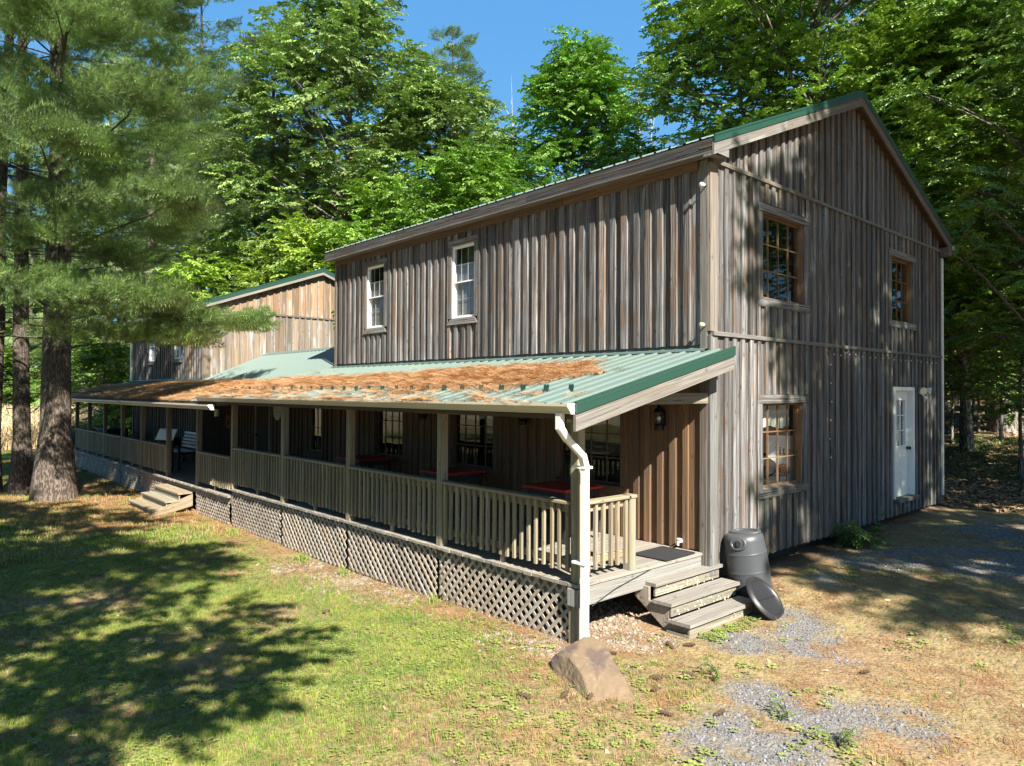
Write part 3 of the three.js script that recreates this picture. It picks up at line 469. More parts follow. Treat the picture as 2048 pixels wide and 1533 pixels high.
// ------------------------------------------------------------------ porches
const ROOFN = (z) => 3.29 - 0.235 * z, ROOFF = (z) => 3.2 - 0.235 * z;
function gutterGeo(x0, x1, y, z) { return sweep([[0, 0], [0.075, 0], [0.085, 0.025], [0.125, 0.075], [0.125, 0.1], [0.11, 0.1], [0.11, 0.08], [0.07, 0.015], [0.01, 0.015], [0.01, 0.105], [0, 0.105]], (a, b, s) => [s ? x1 : x0, y + b, z + a], [0, 1], true); }
function gutterCap(x, y, z) { const s = new THREE.Shape([[0, 0], [0.075, 0], [0.085, 0.025], [0.128, 0.075], [0.128, 0.104], [0, 0.107]].map((p) => new THREE.Vector2(...p))); const g = new THREE.ExtrudeGeometry(s, { depth: 0.012, bevelEnabled: false }); g.rotateY(-Math.PI / 2); g.scale(1, 1, 1); g.translate(x + 0.012, y - 0.001, z); return g; }
// rectangular pipe along a path (downspouts)
function pipe(pts, w, t, up = [1, 0, 0]) { const gs = []; for (let i = 0; i < pts.length - 1; i++) { const a = new THREE.Vector3(...pts[i]), b = new THREE.Vector3(...pts[i + 1]), d = b.clone().sub(a).normalize().multiplyScalar(0.012); if (i) a.sub(d); if (i < pts.length - 2) b.add(d); gs.push(bar(a.toArray(), b.toArray(), w, t, [1, 1, 1], up, 0.012)); } return gs; }
function railing(p, x0, x1, yTop, yDeck, z, n, kind = 'x') { // top rail, bottom rail, balusters outside, a foot in the middle; along x at z, or along z at x = z
  const A = (u, y, w) => (kind === 'x' ? [u, y, z + w] : [z + w, y, u]), T = () => tone(0.8, 1.2, 0.05), B = (a, b, w, t, c) => bar(a, b, w, t, c, [0, 1, 0], 0.008);
  part('top_rail', B(A(x0, yTop - 0.02, 0), A(x1, yTop - 0.02, 0), 0.13, 0.04, tone(0.95, 1.15, 0.04)), M.treated, p);
  part('sub_rail', B(A(x0, yTop - 0.09, -0.02), A(x1, yTop - 0.09, -0.02), 0.038, 0.088, T()), M.treated, p);
  part('bottom_rail', B(A(x0, yDeck + 0.2, -0.02), A(x1, yDeck + 0.2, -0.02), 0.038, 0.088, T()), M.treated, p);
  const s = (x1 - x0) / n;
  for (let i = 0; i < n; i++) { const u = x0 + (i + 0.5) * s + R(-0.01, 0.01), lean = R(-0.006, 0.006); part('baluster', bar(A(u, yDeck + 0.105 + R(-0.012, 0.012), 0.021), A(u + lean, yTop - 0.042, 0.021), 0.042, 0.042, T(), [0.03 + lean, 0, 1], 0.004), M.treated, p); }
  if (n > 8) part('rail_foot', bar(A((x0 + x1) / 2, yDeck + 0.002, -0.018), A((x0 + x1) / 2, yDeck + 0.16, -0.018), 0.07, 0.045, T(), [0, 0, 1]), M.treated, p);
}
function post(p, x, y0, y1, z, w = 0.115, c) { part('post', bar([x, y0, z], [x + R(-0.01, 0.01), y1, z], w, w, c ?? tone(0.85, 1.1, 0.05), [0, 0, 1], 0.01), M.treated, p); }
// lattice: two layers of crossing strips clipped to a rectangle
function latticeStrips(x0, x1, y0, y1, z, firstUp) {
  const out = [], step = 0.145, w = 0.04;
  for (const lay of [0, 1]) {
    const dir = (lay === 0) === firstUp ? 1 : -1, zz = z + (lay ? 0.0 : 0.009), h = y1 - y0;
    for (let c = x0 - (dir > 0 ? h : 0) + 0.03; c < x1 + (dir > 0 ? 0 : h); c += step) { // strip through (c, y0) leaning dir
      let xa = c, ya = y0, xb = c + dir * h, yb = y1;
      const clip = (lim, lo) => { const da = lo ? xa < lim : xa > lim, dbb = lo ? xb < lim : xb > lim; if (da && dbb) return false; if (da) { const t = (lim - xa) / (xb - xa); ya = ya + (yb - ya) * t; xa = lim; } else if (dbb) { const t = (lim - xa) / (xb - xa); yb = ya + (yb - ya) * t; xb = lim; } return true; };
      if (!clip(x0 + 0.012, true) || !clip(x1 - 0.012, false) || Math.hypot(xb - xa, yb - ya) < 0.05) continue;
      out.push(bar([xa, ya, zz], [xb, yb, zz], w, 0.008, tone(0.8, 1.2, 0.05), [0, 0, 1], 0.001));
    }
  }
  return out;
}
const PX = [-0.15, -2.65, -5.13, -7.6, -10.1], PZ = 2.34;
const guardGeo = (() => { const s = new THREE.Shape(); s.moveTo(-0.035, 0); s.lineTo(-0.045, 0.05); s.quadraticCurveTo(-0.04, 0.095, -0.018, 0.085); s.lineTo(0, 0.07); s.lineTo(0.018, 0.085); s.quadraticCurveTo(0.04, 0.095, 0.045, 0.05); s.lineTo(0.035, 0); const g = new THREE.ExtrudeGeometry(s, { depth: 0.008, bevelEnabled: false, curveSegments: 4 }); const foot = new THREE.BoxGeometry(0.07, 0.008, 0.07).translate(0, 0.004, -0.035); return mergeGeometries([g.toNonIndexed(), foot.toNonIndexed()].map((k) => { k.deleteAttribute('uv'); return k; })); })();
{
  const p = thing('front_porch', 'long covered porch with slatted railing, lattice skirt and green roof, against the two-storey lodge', 'porch');
  const DY = 0.65, n = 70, w = 9.98 / n;
  for (let i = 0; i < n; i++) { const a = -10.04 + i * w; part('deck_board', bx(a + 0.003, a + w - 0.003, DY - 0.035 + R(-0.002, 0.002), DY + R(-0.002, 0.003), 0.048, 2.445 + R(-0.012, 0.008), 2, tone(0.85, 1.12, 0.04)), M.deck, p); }
  part('rim_joist', bx(-0.12, -0.078, 0.40, 0.612, 0.06, 2.36, 2, tone(0.9, 1)), M.deck, p); part('rim_joist', bx(-10.03, -0.125, 0.47, 0.612, 2.34, 2.376, 0, tone(0.6, 0.7)), M.treated, p);
  for (let i = 0; i < 12; i++) part('joist', bx(-9.9 + i * 0.82, -9.86 + i * 0.82, 0.42, 0.608, 0.06, 2.335, 2, tone(0.6, 0.8)), M.treated, p);
  PX.forEach((x, i) => { post(p, x, DY + 0.003, ROOFN(PZ) - 0.28, PZ, i ? 0.115 : 0.12, i ? tone(0.9, 1.1) : tone(1.05, 1.15, 0.02)); part('footing_post', bar([x, -0.3, PZ + (i ? -0.04 : 0.05)], [x, 0.608, PZ + (i ? -0.04 : 0.05)], 0.1, 0.1, tone(0.8, 1.05), [0, 0, 1], 0.008), M.treated, p); });
  part('post_block', bar([-0.13, 0.42, PZ + 0.06], [-0.13, 0.6, PZ + 0.06], 0.14, 0.13, tone(0.95, 1.05), [0, 0, 1]), M.deck, p);
  for (let i = 0; i < 4; i++) railing(p, PX[i + 1] + 0.06, PX[i] - 0.06, 1.53, DY, PZ + 0.01, 19);
  railing(p, 1.50, 2.27, 1.53, DY, -0.145, 6, 'z');
  part('rail_post', bar([-0.15, DY + 0.002, 1.45], [-0.15, 1.49, 1.45], 0.115, 0.11, tone(1, 1.1), [0, 0, 1], 0.01), M.treated, p); part('rail_cap', bar([-0.145, 1.51, 1.39], [-0.145, 1.51, 1.53], 0.13, 0.04, tone(1, 1.1)), M.treated, p);
  // beam, rafters, brace, rake
  part('beam', bx(-10.1, -0.05, ROOFN(PZ) - 0.28, ROOFN(PZ) - 0.11, PZ - 0.05, PZ + 0.05, 0, tone(0.8, 1)), M.brown, p);
  for (let i = 0; i < 14; i++) part('rafter', bar([-10.0 + i * 0.75, ROOFN(0.06) - 0.09, 0.06], [-10.0 + i * 0.75, ROOFN(2.86) - 0.09, 2.86], 0.05, 0.12, tone(0.7, 1)), M.brown, p);
  part('tie_beam', bar([0.0, 2.66, 0.06], [0.0, 2.66, 2.29], 0.05, 0.14, tone(0.75, 0.85)), M.treated, p);
  { const P = [], Q = [], X = 0.36; for (let k = 0; k < 8; k++) { const z = k & 4 ? 2.93 : 0.0; P.push([k & 1 ? X : X - 0.035, ROOFN(z) - (k & 2 ? 0.07 : 0.26), z]); Q.push([k & 1 ? X + 0.014 : X - 0.03, ROOFN(z) - (k & 2 ? -0.034 : 0.085), z - (k & 4 ? 0 : 0.02)]); } part('rake_board', hexa(P, 2, tone(1.05, 1.15, 0.02)), M.trim, p); part('rake_trim', hexa(Q, 2, [1, 1, 1]), M.greentrim, p); }
  const roof = node('roof', p);
  ribbed(roof, -10.42, 0.36, (x, s, h) => { const z = 0.04 + 2.9 * s; return [x, ROOFN(z) + h, z]; });
  { const P = []; for (let k = 0; k < 8; k++) { const z = k & 4 ? 2.88 : 0.05; P.push([k & 1 ? 0.32 : -10.4, ROOFN(z) - (k & 2 ? 0.006 : 0.028), z]); } part('roof_deck', hexa(P, 0, [0.8, 0.8, 0.8]), M.brown, roof); }
  part('fascia', bx(-10.42, 0.32, ROOFN(2.9) - 0.15, ROOFN(2.9) - 0.03, 2.885, 2.905, 0, tone(0.5, 0.6)), M.brown, roof);
  for (let i = 0; i < 26; i++) { const g = part('snow_guard', guardGeo, M.greentrim, roof); g.position.set(-10.1 + i * 0.392 + 0.05, ROOFN(2.35) + 0.004, 2.35); g.rotation.x = -0.12; g.rotation.y = R(-0.15, 0.15); g.scale.setScalar(0.95); }
  part('gutter', gutterGeo(-10.5, 0.33, 2.515, 2.905), M.gutter, p); part('gutter_cap', gutterCap(0.33, 2.515, 2.905), M.white, p);
  // downspout: out of the gutter, back to the corner post, down it and out at the bottom
  const ds = [[0.17, 2.52, 2.96], [0.17, 2.37, 2.96], [0.15, 2.25, 2.83], [0.075, 2.06, 2.52], [0.065, 1.95, 2.47], [0.065, 0.2, 2.47], [0.09, 0.1, 2.48], [0.2, 0.03, 2.53]];
  part('downspout', pipe(ds, 0.085, 0.07, [0, 0, 1]), M.white, p);
  for (const y of [1.92, 0.9]) part('downspout_strap', bx(-0.085, 0.113, y, y + 0.025, 2.40, 2.512, 0, [1, 1, 1]), M.white, p);
  for (let i = 0; i < 4; i++) { const lp = node('lattice_panel', p); for (const g of latticeStrips(PX[i + 1] + 0.02, PX[i] - 0.03, [-0.05, -0.11, -0.15, -0.17][i], 0.6, 2.385, i === 0 || i === 3)) part('strip', g, M.lattice, lp); }
  const cable = new THREE.CatmullRomCurve3([[-0.07, 0.62, 1.1], [-0.068, 0.56, 1.45], [-0.066, 0.5, 1.8], [-0.064, 0.43, 2.05], [-0.07, 0.38, 2.2]].map((q) => new THREE.Vector3(...q))); part('cable', new THREE.TubeGeometry(cable, 20, 0.006, 5), M.black, p);
}
{
  const p = thing('side_porch', 'lower porch with slatted railing wrapping along the far wing under pine boughs', 'porch');
  const DY = 0.49, n = 110, w = 15.75 / n, QX = [-10.15, -12.3, -14.6, -17.0, -19.15, -21.4, -23.7, -25.75];
  for (let i = 0; i < n; i++) { const a = -25.85 + i * w; part('deck_board', bx(a + 0.003, a + w - 0.003, DY - 0.035, DY + R(-0.002, 0.003), a + w < WX ? WZ + 0.05 : 0.05, 2.47 + R(-0.012, 0.008), 2, tone(0.85, 1.12, 0.04)), M.deck, p); }
  part('rim_joist', bx(-25.83, -10.12, 0.33, 0.45, 2.36, 2.4, 0, tone(0.6, 0.7)), M.treated, p); part('rim_joist', bx(-25.85, -25.81, 0.3, 0.45, WZ, 2.355, 2, tone(0.6, 0.7)), M.treated, p);
  QX.forEach((x) => { if (x < -10.5) { post(p, x, DY + 0.003, ROOFF(PZ) - 0.26, PZ, 0.115, tone(0.6, 0.8, 0.04)); } part('footing_post', bar([x, -0.3, PZ - 0.04], [x, 0.45, PZ - 0.04], 0.1, 0.1, tone(0.8, 1), [0, 0, 1]), M.treated, p); });
  post(p, -25.75, DY, ROOFF(0.9) - 0.2, 0.8);
  for (let i = 0; i < 7; i++) if (i !== 1) railing(p, QX[i + 1] + 0.06, QX[i] - 0.06, 1.31, DY, PZ + 0.01, 18);
  railing(p, 0.86, 2.28, 1.31, DY, -25.75, 11, 'z');
  part('beam', bx(-25.85, -10.45, ROOFF(PZ) - 0.26, ROOFF(PZ) - 0.1, PZ - 0.05, PZ + 0.05, 0, tone(0.6, 0.8)), M.brown, p);
  part('side_beam', bx(-25.8, -25.7, ROOFF(PZ) - 0.26, ROOFF(PZ) - 0.1, 0.75, PZ - 0.055, 2, tone(0.6, 0.8)), M.brown, p);
  for (let i = 0; i < 20; i++) { const x = -25.7 + i * 0.8, z0 = x < WX ? WZ + 0.06 : 0.06; part('rafter', bar([x, ROOFF(z0) - 0.09, z0], [x, ROOFF(2.86) - 0.09, 2.86], 0.05, 0.11, tone(0.5, 0.8)), M.brown, p); }
  const roof = node('roof', p), mk = (x0, x1, z0) => { ribbed(roof, x0, x1, (x, s, h) => { const z = z0 + (2.95 - z0) * s; return [x, ROOFF(z) + h, z]; }); const P = []; for (let k = 0; k < 8; k++) { const z = k & 4 ? 2.9 : z0 + 0.01; P.push([k & 1 ? x1 - 0.01 : x0 + 0.01, ROOFF(z) - (k & 2 ? 0.006 : 0.03), z]); } part('roof_deck', hexa(P, 0, [0.7, 0.7, 0.7]), M.brown, roof); };
  mk(-26.0, WX + 0.03, WZ + 0.05); mk(WX + 0.03, -9.62, 0.652);
  part('wall_flashing', sweep([[0.03, 3.16], [0.06, 3.09], [0.16, 3.06]], (z, y, s) => [s ? WX : -25.0, y, z + WZ]), M.greentrim, roof);
  part('fascia', bx(-26.0, -9.64, ROOFF(2.93) - 0.14, ROOFF(2.93) - 0.02, 2.92, 2.94, 0, tone(0.5, 0.6)), M.brown, roof);
  part('gutter', gutterGeo(-26.0, -9.6, 2.345, 2.945), M.gutter, p); part('gutter_cap', gutterCap(-9.6, 2.345, 2.945), M.white, p);
  part('rake_trim', bar([-26.0, ROOFF(0.7), 0.7], [-26.0, ROOFF(2.95), 2.95], 0.04, 0.12, [1, 1, 1]), M.greentrim, roof);
  for (let i = 0; i < 30; i++) { const g = part('snow_guard', guardGeo, M.greentrim, roof); g.position.set(-24.0 + i * 0.46, ROOFF(2.35) + 0.004, 2.35); g.rotation.x = -0.12; }
  part('downspout', pipe([[-26.0, 2.36, 2.98], [-26.0, 2.2, 2.98], [-25.98, 0.5, 2.5], [-26.05, 0.25, 2.55], [-26.4, 0.12, 2.7]], 0.07, 0.06, [0, 0, 1]), M.white, p);
  for (let i = 0; i < 7; i++) { if (i === 1) continue; const g = latticeStrips(QX[i + 1] + 0.02, QX[i] - 0.02, -0.16, 0.45, 2.40, i % 2 === 0); const m = part('lattice', g, M.lattice, p); m.userData.kind = 'stuff'; }
}
// ------------------------------------------------------------------ steps
{
  const s = thing('porch_steps', 'three weathered wooden steps with lichen beside the grey drum', 'steps');
  const lich = woodMat(12, [[0.12, 0.105, 0.077], [0.27, 0.245, 0.19], [0.20, 0.19, 0.145], [0.40, 0.43, 0.33]], { contrast: 0.9, patch: 1 });
  const moss = std({ color: new THREE.Color(0.42, 0.44, 0.33), roughness: 1 });
  [[-0.18, 0.075, 0.485, 1.24, -0.2], [0.09, 0.355, 0.325, 1.32, -0.15], [0.37, 0.635, 0.165, 1.37, -0.08]].forEach(([x0, x1, y, z1, z0], i) => {
    part('tread', bx(x0, x1, y - 0.04, y, z0, z1, 2, tone(0.85, 1.05, 0.04), 0.004), M.deck, s);
    part('riser', bx(x1 - 0.06, x1 - 0.035, y - 0.165, y - 0.043, z0 + 0.03, z1 - 0.04, 2, tone(0.95, 1.1, 0.03), 0.002), lich, s);
  });
  for (const z of [1.24, -0.02]) { const sh = new THREE.Shape([[-0.2, 0.44], [0.0, 0.44], [0.0, 0.28], [0.285, 0.28], [0.285, 0.12], [0.565, 0.12], [0.565, -0.03], [0.28, -0.03], [-0.2, 0.3]].map((q) => new THREE.Vector2(...q))); const g = new THREE.ExtrudeGeometry(sh, { depth: 0.04, bevelEnabled: false }); g.translate(0, 0, z); tint(g, tone(0.95, 1.05)); part('stringer', g, M.deck, s); }
  part('base_block', bx(0.3, 0.6, -0.04, 0.025, 1.26, 1.34, 0, tone(0.8, 0.9)), M.deck, s);
  // lichen crusts: small raised flecks on the risers and tread edges
  const flecks = []; for (let i = 0; i < 150; i++) { const k = i % 3, x = [0.041, 0.321, 0.601][k], y = [0.36, 0.20, 0.05][k], zz = -0.1 + 1.25 * Math.pow(rnd(), k === 1 ? 0.9 : 0.7) * (k === 1 ? 1 : 1), g = new THREE.CircleGeometry(R(0.004, 0.016), 7); g.rotateY(Math.PI / 2); g.rotateX(R(0, 3)); g.scale(1, R(0.6, 1.3), R(0.7, 1.4)); g.translate(x + 0.0025, y + R(-0.05, 0.06), k === 2 ? R(-0.05, 0.5) : zz); if (k === 2 && rnd() < 0.6) continue; flecks.push(g); }
  part('lichen', flecks, moss, s).userData.kind = 'stuff';
  const t = thing('porch_steps', 'three pale wooden steps up to the lower porch under the pine', 'steps');
  [[2.43, 2.76, 0.33], [2.7, 3.04, 0.165], [2.98, 3.33, 0.005]].forEach(([z0, z1, y], i) => { part('tread', bx(-14.45, -12.45, y - 0.04, y, z0, z1, 0, tone(0.9, 1.05), 0.004), M.treated, t); part('riser', bx(-14.42, -12.48, y - 0.16, y - 0.043, z1 - 0.06, z1 - 0.035, 0, tone(0.9, 1.05), 0.002), M.treated, t); });
  for (const x of [-14.44, -12.5]) { const P = []; for (let k = 0; k < 8; k++) P.push([k & 1 ? x + 0.04 : x, k & 4 ? (k & 2 ? -0.04 : -0.2) : (k & 2 ? 0.28 : 0.0), k & 4 ? 3.26 : 2.42]); part('stringer', hexa(P, 2, tone(0.9, 1)), M.treated, t); }
}
// ------------------------------------------------------------------ things on and about the porch
function redTable(x, z, label, turn) {
  const t = thing('porch_table', label, 'table', 'red tables along the porch wall', [x, 0.652, z], turn);
  part('tabletop', bx(-0.42, 0.42, 0.71, 0.745, -0.4, 0.4, 0, [1, 1, 1]), M.red, t); part('apron', bx(-0.38, 0.38, 0.61, 0.708, -0.36, 0.36, 0, [1, 1, 1]), M.black, t);
  for (const [a, b] of [[-1, -1], [1, -1], [-1, 1], [1, 1]]) part('leg', bar([a * 0.35, 0, b * 0.33], [a * 0.35, 0.608, b * 0.33], 0.06, 0.06, [1, 1, 1], [0, 0, 1]), M.black, t);
}
redTable(-1.95, 0.72, 'red-topped porch table nearest the steps, behind the corner post', 0.03);
redTable(-4.55, 0.72, 'red-topped porch table in the middle, under the second porch window', -0.03);
redTable(-7.55, 0.66, 'red-topped porch table farthest from the steps, under the third porch window', 0.02);
function lantern(x, y, z, label) {
  const l = thing('wall_lantern', label, 'lantern', 'wall lanterns under the porch roof', [x, y, z]);
  const lathe = (pts) => new THREE.LatheGeometry(pts.map((q) => new THREE.Vector2(...q)), 16);
  part('back_plate', new THREE.BoxGeometry(0.09, 0.2, 0.015).translate(0, 0.02, -0.085), M.darkmetal, l);
  part('arm', [new THREE.CylinderGeometry(0.011, 0.011, 0.1, 8).rotateX(Math.PI / 2).translate(0, 0.16, -0.045)], M.darkmetal, l);
  part('cap', lathe([[0.0, 0.22], [0.02, 0.215], [0.025, 0.17], [0.05, 0.15], [0.075, 0.115], [0.08, 0.10], [0.0, 0.10]]), M.darkmetal, l);
  part('glass_globe', lathe([[0.045, 0.10], [0.06, 0.05], [0.062, 0.0], [0.048, -0.05]]), M.glass, l);
  part('bulb', new THREE.SphereGeometry(0.025, 10, 8).scale(1, 1.5, 1).translate(0, 0.02, 0), M.white, l);
  part('base', lathe([[0.0, -0.05], [0.055, -0.05], [0.07, -0.07], [0.07, -0.13], [0.055, -0.14], [0.0, -0.14]]), M.darkmetal, l);
  const wires = []; for (let i = 0; i < 4; i++) { const a = i * Math.PI / 2 + 0.4; wires.push(new THREE.CylinderGeometry(0.004, 0.004, 0.16, 5).translate(Math.cos(a) * 0.068, 0.02, Math.sin(a) * 0.068)); } for (const y2 of [0.0, 0.05]) wires.push(new THREE.TorusGeometry(0.068, 0.0035, 5, 20).rotateX(Math.PI / 2).translate(0, y2, 0));
  part('cage', wires, M.darkmetal, l);
}
lantern(-0.69, 2.36, 0.14, 'black wall lantern nearest the porch steps, lit by the sun from the side');
lantern(-3.42, 2.33, 0.14, 'black wall lantern between the first and second porch windows');
lantern(-6.29, 2.33, 0.14, 'black wall lantern between the second and third porch windows');
{ // black rubber mat, faucet, hooks, cables
  const m = thing('door_mat', 'black rubber mat lying on the porch deck at the top of the steps', 'mat', undefined, [-0.33, 0.654, 0.52], 0.03);
  const rub = std({ color: new THREE.Color(0.018, 0.019, 0.021), roughness: 0.8, bumpMap: grain, bumpScale: 0.004 });
  part('mat', new THREE.BoxGeometry(0.5, 0.012, 0.64).translate(0, 0.006, 0), rub, m); part('rim', [[0.5, 0.02, 0, 0.32], [0.5, 0.02, 0, -0.32], [0.02, 0.64, 0.25, 0], [0.02, 0.64, -0.25, 0]].map(([a, b, x, z]) => new THREE.BoxGeometry(a, 0.008, b).translate(x, 0.014, z)), rub, m);
  const f = thing('outdoor_faucet', 'small white faucet on the porch wall just above the deck', 'faucet', undefined, [-0.38, 0.75, 0.05]);
  part('body', [new THREE.CylinderGeometry(0.016, 0.02, 0.09, 10).rotateX(Math.PI / 2).translate(0, 0, 0.045), new THREE.CylinderGeometry(0.014, 0.014, 0.05, 8).translate(0, -0.02, 0.09)], M.white, f); part('handle', new THREE.TorusGeometry(0.028, 0.009, 6, 14).rotateX(Math.PI / 2).translate(0, 0.035, 0.06), M.white, f);
  for (const [y, lab, c] of [[5.43, 'white insulator hook high on the front corner under the eave', [0.75, 0.74, 0.68]], [3.61, 'pale yellow insulator hook low on the front corner above the porch roof', [0.62, 0.62, 0.36]]]) {
    const h = thing('wire_hook', lab, 'hook', 'insulator hooks on the corner', [-0.02, y, 0.05]); const hm = std({ color: new THREE.Color(...c), roughness: 0.4 });
    part('stem', new THREE.CylinderGeometry(0.01, 0.012, 0.09, 8).rotateX(Math.PI / 2).translate(0, 0, 0.045), M.darkmetal, h); part('insulator', new THREE.LatheGeometry([[0, -0.03], [0.03, -0.03], [0.02, -0.012], [0.03, 0], [0.02, 0.012], [0.03, 0.03], [0, 0.03]].map((q) => new THREE.Vector2(...q)), 12).rotateX(Math.PI / 2).translate(0, 0, 0.08), hm, h);
  }
  const fl = thing('flood_light', 'twin-headed white flood light beside the white door', 'light', undefined, [0.046, 2.78, -7.5]);
  part('base', new THREE.CylinderGeometry(0.06, 0.06, 0.03, 18).rotateZ(Math.PI / 2).translate(0.015, 0, 0), M.white, fl);
  const lens = std({ color: new THREE.Color(0.72, 0.66, 0.42), roughness: 0.25 });
  for (const [z, tu] of [[0.13, 0.75], [-0.14, -0.2]]) { const hd = node('lamp_head', fl); hd.position.set(0.1, 0.02, z); hd.rotation.set(0, -tu, -0.3); hd.scale.setScalar(0.85); part('shell', new THREE.LatheGeometry([[0.02, -0.09], [0.045, -0.08], [0.05, -0.02], [0.085, 0.05], [0.088, 0.07]].map((q) => new THREE.Vector2(...q)), 18).rotateZ(-Math.PI / 2), M.white, hd); part('lens', new THREE.CircleGeometry(0.084, 18).rotateY(Math.PI / 2).translate(0.062, 0, 0), lens, hd); part('arm', new THREE.CylinderGeometry(0.013, 0.013, 0.14, 8).rotateX(Math.PI / 2).translate(-0.06, 0, -z * 0.5), M.white, hd); }
  part('sensor', [new THREE.SphereGeometry(0.04, 12, 8).translate(0.1, -0.13, -0.02), new THREE.CylinderGeometry(0.012, 0.012, 0.12, 8).rotateZ(0.6).translate(0.06, -0.08, -0.01)], M.white, fl);
  // string of lights under the belt board, one end hanging down
  const st = thing('string_lights', 'looping wire of small bulbs hanging under the belt board above the white door', 'string lights'); const pts = []; for (let i = 0; i <= 110; i++) { const z = -3.35 - i * 0.048; pts.push(new THREE.Vector3(0.062 + 0.012 * Math.sin(i * 1.7), 3.43 - 0.035 * Math.abs(Math.sin(i * 0.42)) - 0.02 * vn(i * 0.6, 4), z)); }
  const hang = []; for (let i = 0; i <= 30; i++) hang.push(new THREE.Vector3(0.066 + 0.01 * Math.sin(i), 3.4 - i * 0.06, -3.42 + 0.025 * Math.sin(i * 0.9)));
  part('wire', [new THREE.TubeGeometry(new THREE.CatmullRomCurve3(pts), 330, 0.006, 4), new THREE.TubeGeometry(new THREE.CatmullRomCurve3(hang), 90, 0.005, 4)], std({ color: new THREE.Color(0.10, 0.08, 0.065), roughness: 0.7 }), st);
  for (let i = 0; i < 24; i++) { const q = i < 18 ? pts[4 + i * 6] : hang[3 + (i - 18) * 5]; part('bulb', new THREE.SphereGeometry(0.010, 8, 6).scale(1, 1.4, 1).translate(q.x + 0.01, q.y - 0.025, q.z), M.white, st); }
}
{ // leaning grey drum and its lid
  const b = thing('plastic_drum', 'dark grey plastic drum leaning at the lodge corner behind the steps', 'drum', undefined, [0.33, 0.07, -0.48], 0.2); b.rotation.z = 0.09; b.rotation.x = 0.08;
  const pr = [[0, 0], [0.24, 0], [0.265, 0.03], [0.275, 0.12], [0.272, 0.34], [0.279, 0.35], [0.279, 0.37], [0.271, 0.38], [0.266, 0.58], [0.272, 0.59], [0.272, 0.605], [0.262, 0.615], [0.252, 0.76], [0.235, 0.815], [0.19, 0.845], [0.05, 0.85], [0, 0.85]];
  part('body', new THREE.LatheGeometry(pr.map((q) => new THREE.Vector2(...q)), 40), M.drum, b);
  part('collar', new THREE.TorusGeometry(0.072, 0.02, 10, 28).scale(1.25, 1, 1).rotateX(-0.3).translate(0.0, 0.745, 0.232), M.drum, b); part('top_ridge', new THREE.TorusGeometry(0.12, 0.02, 8, 24).scale(1.5, 1, 1).rotateX(Math.PI / 2).translate(0.02, 0.845, -0.02), M.drum, b);
  const bung = node('bung', b); part('cap', new THREE.CylinderGeometry(0.042, 0.046, 0.03, 20).rotateX(Math.PI / 2 - 0.3).translate(0, 0.745, 0.245), M.black, bung); part('grip', new THREE.BoxGeometry(0.02, 0.06, 0.02).rotateX(-0.3).translate(0, 0.75, 0.262), M.black, bung);
  const l = thing('drum_lid', 'round dark plastic lid leaning against the side of the steps', 'lid', undefined, [0.755, 0.215, -0.05], 0); const ax = new THREE.Vector3(0.75, 0.66, -0.06).normalize(); l.scale.setScalar(1.08); l.quaternion.setFromUnitVectors(new THREE.Vector3(0, 1, 0), ax);
  const lm = std({ color: new THREE.Color(0.018, 0.018, 0.019), roughness: 0.42, bumpMap: grain, bumpScale: 0.003 });
  part('disc', new THREE.LatheGeometry([[0, 0.0], [0.09, 0.004], [0.2, 0.0], [0.215, 0.03], [0.235, 0.035], [0.24, 0.02], [0.262, 0.018], [0.27, 0.0], [0.262, -0.02], [0.2, -0.016], [0, -0.016]].map((q) => new THREE.Vector2(...q)), 44), lm, l);
  part('rib', bar([0.0, 0.008, -0.2], [0.0, 0.008, 0.2], 0.018, 0.02, [1, 1, 1]), lm, l); part('rim_ring', new THREE.TorusGeometry(0.268, 0.012, 8, 44).rotateX(Math.PI / 2), lm, l);
}
{ // sandstone boulder at the porch corner
  const g = new THREE.IcosahedronGeometry(1, 12), p = g.attributes.position, v = new THREE.Vector3();
  const cuts = [[[0.1, 1, 0.1], 0.62], [[-0.95, 0.25, 0.25], 0.72], [[0.1, 0.35, 1], 0.66], [[0.2, 0.25, -1], 0.66], [[1, 0.2, 0.1], 0.8], [[-0.5, 0.8, 0.5], 0.74], [[0.75, 0.8, 0.3], 0.70]].map(([n, d]) => [new THREE.Vector3(...n).normalize(), d]);
  const col = new Float32Array(p.count * 3);
  for (let i = 0; i < p.count; i++) {
    v.fromBufferAttribute(p, i).normalize(); let r = 1; for (const [n, d] of cuts) { const c = v.dot(n); if (c > 0.05) r = Math.min(r, d / c); }
    const q = 0.075 * (fbm(v.x * 3 + 5, v.y * 3 + v.z * 4, 4) - 0.5) + 0.03 * (vn(v.x * 14 + 3, v.z * 14 + v.y * 9) - 0.5); r += q; v.multiplyScalar(r);
    const a = fbm(v.x * 2.2 + 9, v.z * 2.6 + v.y * 2, 4), k = vn(v.x * 22, v.z * 22 + v.y * 17); let c = mix3([0.165, 0.118, 0.072], [0.105, 0.074, 0.062], sstep(0.44, 0.6, a)); c = mix3(c, [0.22, 0.18, 0.125], sstep(0.75, 0.9, k) * 0.6); col.set(c, i * 3);
    p.setXYZ(i, v.x * 0.64, v.y * 0.21, v.z * 0.37);
  }
  g.computeVertexNormals(); g.setAttribute('color', new THREE.BufferAttribute(col, 3));
  const o = part('boulder', g, std({ vertexColors: true, roughness: 0.93, bumpMap: grain, bumpScale: 0.012 })); o.position.set(0.60, 0.055, 2.95); o.rotation.set(0.05, -0.46, -0.10); tag(o, 'tan sandstone boulder lying at the foot of the corner downspout', 'boulder');
}
